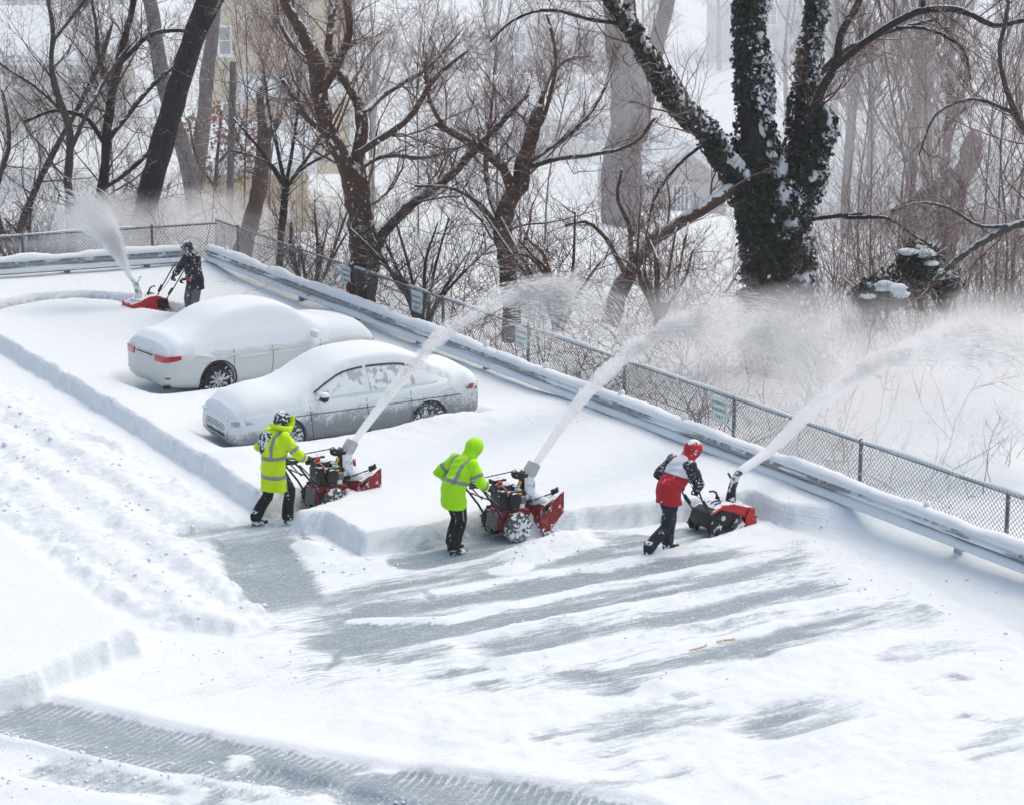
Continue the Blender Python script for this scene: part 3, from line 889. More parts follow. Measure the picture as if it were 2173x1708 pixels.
inner = [(x * 0.90, z * 0.93) for x, z in pts]; inn2 = [(x * 0.86, z * 0.905) for x, z in pts]; n = len(pts)
V = [(x, -0.0055, z) for x, z in inner] + [(x, -0.0055, z) for x, z in inn2]
bo.add(V, [np.array([[i, (i + 1) % n, n + (i + 1) % n, n + i] for i in range(n)])])
bo.build('border', M_SIGNTXT, sg, smooth=False)
for s_, z_, sz in (('RESERVED', 0.115, 0.053), ('PARKING', 0.0, 0.060), ('ONLY', -0.115, 0.064)):
    me = text_mesh(s_, sz * 1.5)
    me.transform(Matrix.Translation((0, -0.0065, z_)) @ Matrix.Rotation(R(90), 4, 'X'))
    link('lettering', me, M_SIGNTXT, sg, smooth=False)
sm = MB(); snow_strip(sm, [np.array([-w_ + 0.02 + i * 0.03, 0.0, h_]) for i in range(14)], 0.012, 0.03, np.array([0, 1.0, 0]), 8, k=6, lump=0.8)
sm.build('snow_cap', M_SNOW, sg, angle=180)
def on_fence(px, py):
    d_ = ray(px, py); o_ = np.array([0, 0, CAM_H]); n_ = dB
    tt = ((F0 - n_ * 0.085 - o_) @ n_) / (d_ @ n_)
    return o_ + d_ * tt
yaw = math.atan2(-dA[1], -dA[0])                      # local x runs along the fence towards the camera, local -y looks into the lot
for i, (px, py, lab) in enumerate(((734, 585, 'green lettered parking sign farthest along the fence, beside the two stemmed tree'),
                                   (884, 642, 'green lettered parking sign just left of the bare fence post beyond the silver car roof'),
                                   (1106, 718, 'green lettered parking sign under the first snow jet arc'),
                                   (1526, 870, 'frosted parking sign nearest the camera, between the second and third snow jets'))):
    o = sg if i == 0 else copy_tree(sg)
    o.location = on_fence(px, py); o.rotation_euler = (0, 0, yaw)
    o['label'] = lab
# a snow capped stub of a post against the fence at the right
st_ = empty('wooden_stump', L2W(26.6, -0.45, -0.1), 0, 'snow capped wooden stump against the fence at the right edge', 'stump')
MB().tube([(0, 0, -0.6), (0, 0, 0.45)], 0.14, 12).build('stump', mat('old_wood', (0.20, 0.17, 0.14), 0.9, 0, 0.4, 14, 0.6, fleck=0.5), st_)
MB().ball((0, 0, 0.5), (0.17, 0.17, 0.14), 12, 8, noise=.06).build('snow_cap', M_SNOW, st_, angle=180)
# ------------------------------------------------------------------ trees
def bark(name, col, snow=0.22, fleck=0.0, stretch=(1, 1, 0.3), sscale=7):
    return mat(name, col, 0.9, 0, 0.45, 14, 0.7, 40, snow=snow, sscale=sscale, soft=0.10, fleck=fleck, fscale=9, spec=0.15, stretch=stretch)
B_DARK = bark('dark_bark', (0.040, 0.034, 0.034), 0.16, 0.06)
B_GREY = bark('grey_bark', (0.085, 0.072, 0.066), 0.34, 0.14)
B_BROWN = bark('brown_bark', (0.100, 0.062, 0.046), 0.46, 0.26)
B_RED = bark('reddish_bark', (0.10, 0.060, 0.046), 0.36, 0.12)
B_SNAG = bark('weathered_wood', (0.15, 0.11, 0.09), 0.18, 0.12)
B_PALE = bark('far_bark', (0.10, 0.09, 0.095), 0.25, 0.12)
B_PLASTER = bark('snow_plastered_bark', (0.05, 0.042, 0.042), 0.3, 0.62)
T_BROWN = mat('brown_twigs', (0.120, 0.074, 0.060), 0.9, 0, 0.4, 3, snow=0.10, sscale=5, spec=0.1)
T_DARK = mat('dark_twigs', (0.062, 0.048, 0.044), 0.9, 0, 0.4, 3, snow=0.14, sscale=5, spec=0.1)
T_GREY = mat('grey_twigs', (0.13, 0.112, 0.110), 0.9, 0, 0.4, 1.0, snow=0.42, sscale=3, spec=0.1)
T_RED = mat('reddish_twigs', (0.150, 0.078, 0.062), 0.9, 0, 0.35, 2, snow=0.16, sscale=5, spec=0.1)

def norm(v): return v / (np.linalg.norm(v, axis=-1, keepdims=True) + 1e-12)
def batch_tubes(mb, Pn, Rn, k=3):
    """Pn (N,n,3) polylines, Rn (N,n) radii"""
    N, n, _ = Pn.shape
    if N == 0: return
    T = np.empty_like(Pn); T[:, 1:-1] = Pn[:, 2:] - Pn[:, :-2]; T[:, 0] = Pn[:, 1] - Pn[:, 0]; T[:, -1] = Pn[:, -1] - Pn[:, -2]
    T = norm(T)
    ref = np.where(np.abs(T[:, :1, 2:3]) < 0.9, np.array([0, 0, 1.0]), np.array([1.0, 0, 0])) + np.zeros_like(T)
    S = norm(ref - T * (ref * T).sum(-1, keepdims=True)); Q = np.cross(T, S)
    ang = 2 * np.pi * np.arange(k) / k
    V = Pn[:, :, None] + Rn[:, :, None, None] * (S[:, :, None] * np.cos(ang)[None, None, :, None] + Q[:, :, None] * np.sin(ang)[None, None, :, None])
    idx = np.arange(N * n * k).reshape(N, n, k)
    a_ = idx[:, :-1]; b_ = idx[:, 1:]
    F = np.stack([a_, np.roll(a_, -1, 2), np.roll(b_, -1, 2), b_], -1).reshape(-1, 4)
    mb.add(V.reshape(-1, 3), [F])
def grow(base, dirs, length, rad, n=5, curl=0.18, up=0.06, tip=0.25):
    """N polylines from base points: bends at random, bends up"""
    N = len(base)
    Pn = np.empty((N, n, 3)); Pn[:, 0] = base; d = norm(dirs)
    for i in range(1, n):
        d = norm(d + RNG.normal(0, curl, (N, 3)) + np.array([0, 0, up]))
        Pn[:, i] = Pn[:, i - 1] + d * (length / (n - 1))[:, None]
    Rn = rad[:, None] * np.linspace(1, tip, n)[None]
    return Pn, Rn
def sprout(Pn, Rn, m, ratio=(0.35, 0.7), ang=(25, 65), t0=0.15, n=5, curl=0.18, up=0.06, rr=(0.35, 0.6), rmin=0.003, flat=1.0, lmax=9e9):
    N, k, _ = Pn.shape
    if N == 0: return np.zeros((0, n, 3)), np.zeros((0, n))
    L = np.linalg.norm(np.diff(Pn, axis=1), axis=-1).sum(1)
    ii = np.repeat(np.arange(N), m) if np.isscalar(m) else np.repeat(np.arange(N), m)
    M_ = len(ii); t = RNG.uniform(t0, 1.0, M_); x = t * (k - 1); i0 = np.minimum(x.astype(int), k - 2); f = (x - i0)[:, None]
    base = Pn[ii, i0] * (1 - f) + Pn[ii, i0 + 1] * f
    T = norm(Pn[ii, i0 + 1] - Pn[ii, i0])
    pr = RNG.normal(0, 1, (M_, 3)); pr = norm(pr - T * (pr * T).sum(-1, keepdims=True))
    a_ = np.radians(RNG.uniform(*ang, M_))[:, None]
    d = T * np.cos(a_) + pr * np.sin(a_)
    rad = np.maximum((Rn[ii, i0] * (1 - f[:, 0]) + Rn[ii, i0 + 1] * f[:, 0]) * RNG.uniform(*rr, M_), rmin)
    ln = np.minimum(L[ii] * RNG.uniform(*ratio, M_) * (1.15 - 0.55 * t), lmax)
    return grow(base, d, ln, rad, n, curl, up)
def resample(pts, rad, n):
    pts = np.asarray(pts, dtype=float); s = np.concatenate([[0], np.cumsum(np.linalg.norm(np.diff(pts, axis=0), axis=1))])
    # catmull-rom style smoothing by cubic hermite
    u = np.linspace(0, s[-1], n); m = np.gradient(pts, s, axis=0)
    i = np.clip(np.searchsorted(s, u, side='right') - 1, 0, len(s) - 2); hh_ = (s[i + 1] - s[i])[:, None]; tt = ((u - s[i]) / (s[i + 1] - s[i]))[:, None]
    p = (2 * tt ** 3 - 3 * tt ** 2 + 1) * pts[i] + (tt ** 3 - 2 * tt ** 2 + tt) * hh_ * m[i] + (-2 * tt ** 3 + 3 * tt ** 2) * pts[i + 1] + (tt ** 3 - tt ** 2) * hh_ * m[i + 1]
    return p, np.interp(u, s, rad)
def limb_px(path, D):
    """path of (x, y, half width in px[, extra depth])"""
    pts = []; rad = []
    for q in path:
        d_ = D + (q[3] if len(q) > 3 else 0.0)
        p = PD(q[0], q[1], d_); pts.append(p); rad.append(q[2] / pxm(d_, p[2]))
    return np.array(pts), np.array(rad)
class Tree:
    def __init__(s, name, label, cat='tree', group=None):
        s.e = empty(name, (0, 0, 0), 0, label, cat, group)
        s.trunk = MB(); s.limbs = []; s.snow = MB(); s.base = None
    def limb(s, path, D, k=10, n=None, rough=0.10, snow=0, world=False):
        pts, rad = path if world else limb_px(path, D)
        n = n or max(9, int(len(pts) * 2.5))
        p, r = resample(pts, rad, n)
        if s.base is None: s.base = p[0].copy()
        p = p + RNG.normal(0, 1, p.shape) * (r * rough * 0.7)[:, None]
        r = r * RNG.uniform(1 - rough, 1 + rough, len(r))
        s.trunk.tube(p, list(r), k, ref=np.array([0.2, -1.0, 0.1]))
        s.limbs.append((p, r))
        if snow:                                      # snow lying along the upper side
            T = norm(np.gradient(p, axis=0)); u = UP - T * (T @ UP)[:, None]; u = norm(u)
            amt = np.sqrt(np.clip(1 - (T @ UP) ** 2, 0, 1))
            k_ = fbm(np.arange(len(p)) * 0.9 + snow * 3, np.zeros(len(p)) + 5 * snow, 2, int(snow * 100) + 7)
            rr = r * snow * np.clip(amt * 1.3, 0, 1) * np.clip(0.6 + 1.1 * (k_ - 0.4), 0.1, 1.2)
            s.snow.tube(p + u * (r * 0.62)[:, None], [(a * 0.75 + 1e-3, b * 0.9 + 1e-3) for a, b in zip(rr, rr)], 8)
        return p, r
    def wild(s, m1=10, m2=5, m3=4, l1=(0.25, 0.6), up=0.06, curl=0.17, sel=None, rmin=(0.012, 0.006, 0.0042), t0=0.2, ang=(30, 70), lmax=(2.6, 1.5, 0.8), m4=0):
        """random boughs and twigs on the limbs"""
        tw = MB(); nn = 14
        lim = s.limbs if sel is None else [s.limbs[i] for i in sel]
        a_ = [resample(p, r, nn) for p, r in lim]
        P0 = np.array([q[0] for q in a_]); R0 = np.array([q[1] for q in a_])
        P1, R1 = sprout(P0, R0, m1, l1, ang, t0, 7, curl, up, (0.14, 0.32), rmin[0], lmax=lmax[0])
        R1 = np.minimum(R1, 0.030 * np.linspace(1, 0.25, 7)[None])
        P2, R2 = sprout(P1, R1, m2, (0.35, 0.75), (25, 65), 0.12, 5, curl, up, (0.4, 0.65), rmin[1], lmax=lmax[1])
        P3, R3 = sprout(P2, R2, m3, (0.35, 0.8), (25, 65), 0.12, 4, curl * 0.9, up, (0.5, 0.8), rmin[2], lmax=lmax[2])
        batch_tubes(tw, P1, R1, 5); batch_tubes(tw, P2, R2, 3); batch_tubes(tw, P3, R3, 3)
        if m4:
            P4, R4 = sprout(P3, R3, m4, (0.4, 0.8), (25, 60), 0.12, 3, curl * 0.9, up, (0.6, 0.9), rmin[2] * 0.9, lmax=0.5)
            batch_tubes(tw, P4, R4, 3)
        s.tw = getattr(s, 'tw', None)
        if s.tw is None: s.tw = tw
        else:
            for v in [0]:
                off = s.tw.n
                s.tw.V += tw.V
                for kk, fl in tw.F.items(): s.tw.F.setdefault(kk, []).extend([f + off for f in fl])
                s.tw.n += tw.n
    def done(s, mb_, mt=None, base=None):
        b = s.base if base is None else base
        for m_ in (s.trunk, s.snow, getattr(s, 'tw', None)):
            if m_ is not None: m_.V = [v - b for v in m_.V]
        s.e.location = b
        s.trunk.build('trunk', mb_, s.e, angle=180)
        if s.snow.n: s.snow.build('snow_cap', M_SNOW, s.e, angle=180)
        if getattr(s, 'tw', None) is not None and s.tw.n: tag(s.tw.build('twigs', mt, s.e, angle=180), kind='stuff')
        return s.e

# the dark leaning trunk at the left
T = Tree('leaning_tree', 'thick dark bare trunk leaning to the right behind the far corner')
T.limb([(268, 600, 24), (302, 470, 24), (322, 390, 25), (345, 300, 25), (372, 210, 25), (400, 110, 24), (432, 20, 23), (460, -60, 21), (490, -170, 18), (520, -330, 12)], 60.5, 14, 30, 0.06)
T.limb([(395, 140, 5), (440, 60, 4), (480, -10, 3)], 60.0, 6)
T.wild(6, 4, 3, (0.08, 0.22), sel=[0], t0=0.25)
T.done(B_DARK, T_DARK)

# slim dark trees at the left edge
T = Tree('slim_tree', 'slim dark many branched tree left of the leaning trunk')
T.limb([(196, 620, 11), (205, 440, 11), (218, 390, 11), (226, 300, 10), (238, 200, 10), (252, 130, 9), (272, 60, 7), (290, -40, 5)], 61.5, 9, rough=.14)
T.limb([(228, 300, 7), (275, 240, 6, .8), (330, 175, 5, 1.5), (385, 130, 4, 2)], 61.5, 6)
T.limb([(224, 310, 6), (180, 250, 5, -.6), (120, 235, 4, -1), (50, 260, 3, -1.5)], 61.5, 6)
T.limb([(240, 190, 6), (210, 130, 5, .5), (205, 60, 4, .8), (190, -20, 3, 1)], 61.5, 6)
T.limb([(250, 140, 6), (330, 70, 5, -.6), (420, 65, 4, -1)], 61.5, 6)
T.limb([(214, 400, 7), (250, 380, 6, .5), (310, 330, 5, 1), (360, 270, 3, 1.4)], 61.5, 6)
T.wild(17, 8, 5, (0.25, 0.65), lmax=(3.0, 1.6, 0.7), curl=.2, rmin=(.010, .0055, .0038)); T.done(B_DARK, T_DARK)
T = Tree('slim_tree', 'slim grey tree with bent stem near the left edge')
T.limb([(150, 620, 10), (148, 430, 9), (143, 370, 10), (150, 290, 8), (132, 230, 8), (108, 140, 6), (112, 60, 5), (95, -30, 4)], 60, 9, rough=.14)
T.limb([(146, 330, 6), (180, 250, 5), (235, 150, 5, 1), (290, 80, 4, 1.5)], 60, 6)
T.limb([(135, 240, 5), (70, 180, 4), (20, 150, 3), (-30, 110, 3)], 60, 6)
T.limb([(112, 90, 4), (150, 40, 4), (190, -10, 3)], 60, 6)
T.wild(17, 8, 5, (0.25, 0.65), lmax=(3.0, 1.6, 0.7), curl=.2, rmin=(.010, .0055, .0038)); T.done(B_GREY, T_BROWN)
T = Tree('slim_tree', 'thin leaning sapling crossing the left edge of the picture')
T.limb([(20, 640, 8), (45, 480, 8), (95, 360, 7), (160, 240, 6), (210, 140, 5), (240, 40, 4)], 63, 7, rough=.12)
T.limb([(30, 560, 7), (-10, 420, 6), (20, 300, 5), (5, 190, 4)], 63, 6)
T.wild(14, 6, 4, (0.25, 0.6), lmax=(2.2, 1.2, 0.6)); T.done(B_GREY, T_BROWN)
T = Tree('slim_tree', 'fan shaped young tree with upright stems right of the broken stump')
T.limb([(592, 600, 8), (597, 500, 7), (603, 440, 8), (608, 395, 7)], 58, 8)
for q in ([(560, 330, 4), (520, 280, 3), (495, 250, 2)], [(590, 320, 4), (570, 230, 3), (560, 150, 2)], [(620, 320, 4), (632, 220, 3), (628, 130, 2)], [(650, 340, 4), (700, 260, 3), (735, 200, 2)],
          [(640, 360, 3), (690, 330, 3), (740, 310, 2)], [(575, 350, 3), (530, 330, 2), (490, 320, 2)]):
    T.limb([(606, 400, 5)] + [(x, y, r, random.uniform(-1.2, 1.2)) for x, y, r in q], 58, 6)
T.wild(9, 5, 4, (0.25, 0.6), lmax=(1.6, 1.0, 0.5)); T.done(B_DARK, T_DARK)

# broken forked stump
T = Tree('broken_stump', 'tall broken forked stump of weathered brown wood', 'tree')
T.limb([(500, 640, 24), (515, 535, 20), (530, 480, 18), (545, 420, 17), (556, 350, 16), (561, 305, 15), (556, 270, 11), (553, 235, 9), (551, 198, 8)], 59.5, 12, 26, 0.10)
T.limb([(558, 315, 11), (572, 285, 9), (586, 262, 8), (597, 240, 5)], 59.4, 9, 10, 0.14)
T.limb([(551, 202, 7), (553, 190, 4), (555, 183, 1)], 59.5, 6)
T.wild(5, 3, 2, (0.15, 0.3), lmax=(1.2, .7, .4)); T.done(B_SNAG, T_BROWN)

# big two stemmed tree
T = Tree('forked_tree', 'big brown two stemmed tree with snow in its fork, middle left')
T.limb([(752, 760, 34), (762, 640, 31), (768, 560, 28), (765, 500, 26), (760, 440, 27), (755, 400, 28), (740, 360, 21), (722, 325, 19), (692, 270, 18), (680, 210, 18), (670, 140, 17), (648, 80, 14), (612, 20, 12), (585, -60, 10), (560, -170, 7)], 52, 14, 44, 0.09)
T.limb([(762, 400, 19), (758, 340, 16, .3), (768, 280, 14, .5), (762, 225, 12, .8), (732, 168, 10, 1), (700, 110, 9, 1.2), (705, 30, 8, 1.5), (735, -60, 6, 2)], 52, 10, 24, 0.10, snow=0.75)
T.limb([(782, 560, 13), (806, 505, 13), (850, 455, 12), (905, 410, 11), (948, 380, 10), (990, 336, 9), (1060, 265, 7), (1120, 200, 5)], 51.6, 9, 22, 0.08, snow=0.6)
T.limb([(778, 640, 20), (790, 570, 15), (795, 520, 11), (786, 470, 6)], 51.4, 9, 12, snow=.4)
T.limb([(678, 200, 10), (720, 130, 9, -.5), (742, 60, 8, -1), (730, -20, 7, -1.2)], 52, 8, snow=.5)
T.limb([(668, 140, 9), (640, 120, 7, .5), (600, 60, 6, 1), (590, -10, 5, 1.5)], 52, 7)
T.limb([(757, 330, 9), (800, 300, 8, -.8), (870, 250, 7, -1.5), (920, 170, 5, -2), (990, 110, 4, -2.5)], 52, 7, snow=.4)
T.limb([(762, 250, 8), (830, 190, 7, .8), (900, 150, 5, 1.2), (980, 60, 4, 1.8)], 52, 7)
T.limb([(700, 290, 7), (650, 250, 6, -1), (600, 170, 5, -1.5)], 52, 6)
T.limb([(745, 370, 7), (820, 330, 6, 1), (900, 335, 5, 1.5), (960, 320, 4, 2)], 52, 6)
T.wild(17, 8, 5, (0.2, 0.6), lmax=(3.0, 1.6, 0.75), curl=.2, m4=1, rmin=(.011, .0055, .0036), sel=[0, 1, 2, 4, 5, 6, 7, 8, 9], t0=0.3); T.done(B_BROWN, T_RED)

# middle tree with pollarded limbs
T = Tree('pollard_tree', 'smaller knobbly brown tree behind the fence, middle of the picture')
T.limb([(1088, 720, 22), (1082, 600, 20), (1074, 540, 19), (1066, 470, 20), (1080, 430, 19), (1102, 398, 18), (1112, 350, 17), (1124, 305, 15), (1135, 255, 12), (1146, 222, 9)], 51.5, 12, 30, 0.11)
T.limb([(1146, 224, 6), (1165, 165, 6, .4), (1200, 128, 5, .8), (1250, 120, 3, 1.2)], 51.5, 6)
T.limb([(1086, 425, 11), (1074, 372, 11, -.3), (1048, 335, 11, -.6), (1000, 305, 11, -.8), (955, 278, 9, -1), (925, 262, 7, -1.1)], 51.5, 9, 16, 0.1, snow=0.85)
T.limb([(1064, 470, 7), (1040, 420, 6, .6), (1030, 350, 5, 1), (1040, 260, 4, 1.4), (1050, 160, 3, 1.8)], 51.5, 6)
T.limb([(1108, 360, 7), (1180, 338, 6, -.5), (1260, 328, 5, -1), (1350, 302, 4, -1.5), (1390, 250, 3, -2)], 51.5, 6, snow=.4)
T.limb([(1115, 350, 6), (1200, 290, 5, .5), (1260, 230, 4, 1), (1300, 150, 3, 1.5)], 51.5, 6)
T.limb([(940, 270, 5), (910, 210, 4, -.5), (900, 130, 3, -1)], 50.4, 5)
T.limb([(1070, 500, 6), (1000, 420, 5, -1), (960, 400, 4, -1.4), (880, 395, 3, -2)], 51.5, 5)
T.limb([(1128, 300, 5), (1160, 230, 5, -.8), (1180, 120, 4, -1.3), (1160, 30, 3, -1.8)], 51.5, 6)
T.wild(15, 7, 5, (0.25, 0.7), lmax=(3.0, 1.6, 0.75), curl=.2, m4=1, rmin=(.011, .0055, .0036), t0=0.25); T.done(B_BROWN, T_RED)

# leaning limb between the pollard and the ivy tree
T = Tree('leaning_limb', 'thick brown limb leaning against the ivy tree from the lower left', 'tree')
T.limb([(1296, 690, 20), (1320, 610, 18), (1345, 560, 15), (1392, 508, 14), (1450, 468, 14), (1508, 432, 15, .3), (1560, 395, 15, 1.0), (1620, 352, 13, 2.6)], 52.6, 10, 22, 0.12, snow=0.45)
T.limb([(1340, 570, 6), (1335, 480, 5, -.4), (1310, 420, 4, -.8), (1320, 360, 3, -1.2)], 52.6, 6)
T.limb([(1330, 590, 6), (1280, 500, 5, -.6), (1240, 470, 4, -1), (1200, 480, 3, -1.4)], 52.6, 6)
T.wild(8, 6, 4, (0.25, 0.5), lmax=(1.6, 1.1, 0.6)); T.done(B_RED, T_RED)

# bare brown scrub trees filling the gap between
for i, (px, py, D, lab, g) in enumerate(((900, 650, 50.6, 'low bare scrub tree left of the pollard trunk', None), (1190, 640, 50, 'low bare scrub tree right of the pollard trunk', None),
                                        (1400, 650, 49.5, 'low bare scrub tree below the leaning limb', None), (660, 620, 55, 'low bare scrub tree left of the big forked trunk', None),
                                        (340, 560, 62, 'low bare scrub tree right of the leaning trunk', None), (80, 600, 61, 'low bare scrub tree at the left fence', None))):
    T = Tree('scrub_tree', lab, 'tree', 'low bare scrub trees along the fence')
    for j in range(9):
        an = random.uniform(-1, 1)
        T.limb([(px + random.uniform(-14, 14), py + 60, 5), (px + an * 30, py, 4, random.uniform(-.5, .5)), (px + an * 80, py - random.uniform(40, 90), 3.4, random.uniform(-1, 1)),
                (px + an * 140 + random.uniform(-30, 30), py - random.uniform(90, 190), 2, random.uniform(-1.6, 1.6))], D, 5, 9)
    T.wild(8, 5, 3, (0.25, 0.6), lmax=(1.4, 0.9, 0.5)); T.done(B_RED, T_RED if i in (1, 2, 3) else T_DARK)

# the big ivy covered tree
IV = Tree('ivy_tree', 'massive old tree thickly covered in dark ivy and snow')
DV = 54.0
iv = []
iv.append(IV.limb([(1664, 800, 70), (1656, 690, 63), (1650, 600, 58), (1648, 520, 55), (1640, 450, 54), (1618, 380, 44), (1606, 310, 34), (1598, 220, 28), (1592, 120, 23), (1596, 20, 19), (1604, -120, 16), (1610, -300, 12)], DV, 16, 40, 0.06))
iv.append(IV.limb([(1672, 470, 36), (1692, 400, 32, .2), (1698, 330, 24, .4), (1704, 250, 19, .6), (1712, 160, 15, .8), (1722, 70, 12, 1), (1740, -40, 15, 1.2), (1750, -200, 11, 1.5)], DV, 12, 26, 0.07, snow=0.5))
iv.append(IV.limb([(1610, 440, 34), (1570, 385, 26, -.3), (1540, 345, 21, -.5), (1500, 288, 18, -.8), (1444, 232, 15, -1.1), (1404, 175, 13, -1.4), (1372, 115, 11, -1.6), (1340, 62, 10, -1.8), (1308, 15, 9, -2), (1270, -50, 8, -2.2), (1220, -150, 6, -2.6)], DV, 12, 34, 0.07, snow=0.8))
iv.append(IV.limb([(1700, 410, 26), (1730, 330, 20, -.3), (1752, 270, 13, -.5), (1736, 225, 10, -.6)], DV, 10, 14, 0.1, snow=.5))
IV.limb([(1716, 290, 11), (1724, 250, 10, -.6), (1746, 186, 9, -.7), (1772, 142, 9, -.8), (1786, 70, 8, -.9), (1820, 10, 7, -1), (1840, -60, 6, -1)], DV, 8, 20, 0.08, snow=.3)
IV.limb([(1776, 140, 8), (1845, 84, 8, -1.2), (1898, 50, 8, -1.5), (1953, 24, 8, -1.8), (2050, 26, 7, -2.2), (2110, 55, 6, -2.4), (2180, 42, 5, -2.6), (2280, 70, 4, -3)], DV, 8, 26, 0.08, snow=.7)
IV.limb([(1720, 180, 8, .7), (1790, 110, 7, 1), (1850, 80, 6, 1.4), (1990, 40, 4, 2)], DV, 7)
IV.limb([(1318, 50, 5, -1.8), (1250, 42, 4.5, -2), (1180, 23, 4, -2.2), (1130, 26, 3.5, -2.4), (1080, 50, 3, -2.6), (1040, 90, 2, -2.8)], DV, 6, snow=.3)
IV.limb([(1500, 300, 4, -.9), (1440, 350, 3.5, -1.1), (1390, 420, 3, -1.3), (1370, 510, 2, -1.5)], DV, 5)
IV.limb([(1958, 30, 5, -1.8), (1962, -30, 5, -1.9), (1990, -80, 4, -2)], DV, 5)
IV.limb([(1900, 60, 4, -1.5), (1960, 60, 4, -1.6), (2010, 80, 3, -1.7), (2040, 100, 3, -1.8), (2060, 170, 2, -1.9)], DV, 5)
IV.limb([(1790, 460, 5, .3), (1830, 462, 5, -.8), (1880, 462, 4, -1), (1940, 500, 3, -1.2), (1990, 530, 2, -1.5)], DV, 5, snow=.4)
IV.limb([(1700, 470, 6, 0), (1760, 460, 5, 0), (1830, 455, 4, -.4)], DV, 5, snow=.4)
IV.wild(15, 8, 6, (0.2, 0.55), lmax=(3.2, 1.7, 0.8), curl=.2, rmin=(.010, .0055, .0036), sel=[2, 4, 5, 6, 7, 8, 9, 10, 11], t0=0.2)
IV.wild(4, 5, 4, (0.05, 0.16), lmax=(2.2, 1.3, 0.7), sel=[0, 1], t0=0.1)
ib = IV.base.copy()
IV.done(B_DARK, T_RED)
M_IVY = mat('ivy_leaves', (0.018, 0.026, 0.016), 0.5, 0, 0.55, 6, spec=0.3, fleck=0.10, fscale=4)
M_IVYSNOW = snow_mat('snow_on_leaves', 0.3, 20)
def leaves(limbs, count, size, out, spread=(0.9, 1.35), side=None, nx=6, dens=None, tmax=1.0):
    """small pointed leaf faces hugging the limbs"""
    tot = sum(len(p) for p, r in limbs)
    for p, r in limbs:
        L = np.linalg.norm(np.diff(p, axis=0), axis=1).sum(); area = L * r.mean()
        m = int(count * area / sum(np.linalg.norm(np.diff(pp, axis=0), axis=1).sum() * rr_.mean() for pp, rr_ in limbs))
        t_ = RNG.uniform(0, tmax, m) * (len(p) - 1); i = np.minimum(t_.astype(int), len(p) - 2); f = (t_ - i)[:, None]
        c = p[i] * (1 - f) + p[i + 1] * f; rad = r[i] * (1 - f[:, 0]) + r[i + 1] * f[:, 0]
        T_ = norm(p[i + 1] - p[i])
        pr = RNG.normal(0, 1, (m, 3))
        if side is not None: pr = pr + np.array(side)
        pr = norm(pr - T_ * (pr * T_).sum(-1, keepdims=True))
        # clumpy: keep by noise round the limb
        keepn = fbm(c[:, 2] * 1.7 + pr[:, 0] * 1.3, c[:, 0] * 1.7 + pr[:, 1] * 1.3, 3, 71)
        c = c + pr * (rad * RNG.uniform(*spread, m) + 0.35 * np.clip(keepn - 0.42, 0, 1) + RNG.exponential(0.02, m))[:, None]
        if dens is not None:
            k_ = keepn > dens; c, pr = c[k_], pr[k_]; m = len(c)
        nrm = norm(pr + RNG.normal(0, 0.6, (m, 3)) + np.array([0, -0.1, 0.35]))
        a_ = norm(np.cross(nrm, RNG.normal(0, 1, (m, 3)))); b_ = np.cross(nrm, a_)
        s_ = (size * RNG.uniform(0.6, 1.3, m))[:, None]
        V = np.stack([c - b_ * s_, c + a_ * s_ * 0.62 + nrm * s_ * .15, c + b_ * s_, c - a_ * s_ * 0.62 + nrm * s_ * .15], 1).reshape(-1, 3)
        k4 = np.arange(m) * 4
        out.add(V - ib, [np.stack([k4, k4 + 1, k4 + 2, k4 + 3], -1)])
lf = MB(); leaves(iv, 27000, 0.080, lf, dens=0.34); leaves([iv[0]], 11000, 0.07, lf, (0.95, 1.22), tmax=0.45)
tag(lf.build('ivy_leaf', M_IVY, IV.e, smooth=False), kind='stuff')
ls_ = MB(); leaves(iv, 6000, 0.065, ls_, (1.05, 1.4), side=(1.6, -0.8, 0.7), dens=0.53)
tag(ls_.build('snow_on_ivy', M_IVYSNOW, IV.e, smooth=False), kind='stuff')
sp_ = MB()
for p, r in iv:                                       # pads of snow caught in the ivy
    for _ in range(int(len(p) * 3.2)):
        i = random.randrange(2, len(p) - 1)
        o_ = norm(np.array([random.uniform(.1, 1.0), -random.uniform(.1, .9), random.uniform(0, .8)]))
        s_ = random.uniform(.05, .17) * (0.5 + r[i])
        sp_.ball(p[i] + o_ * r[i] * 1.08 - ib, (s_ * 1.0, s_ * .8, s_ * random.uniform(1.0, 2.2)), 8, 6, noise=.25)
tag(sp_.build('snow_pad', M_SNOW, IV.e, angle=180), kind='stuff')

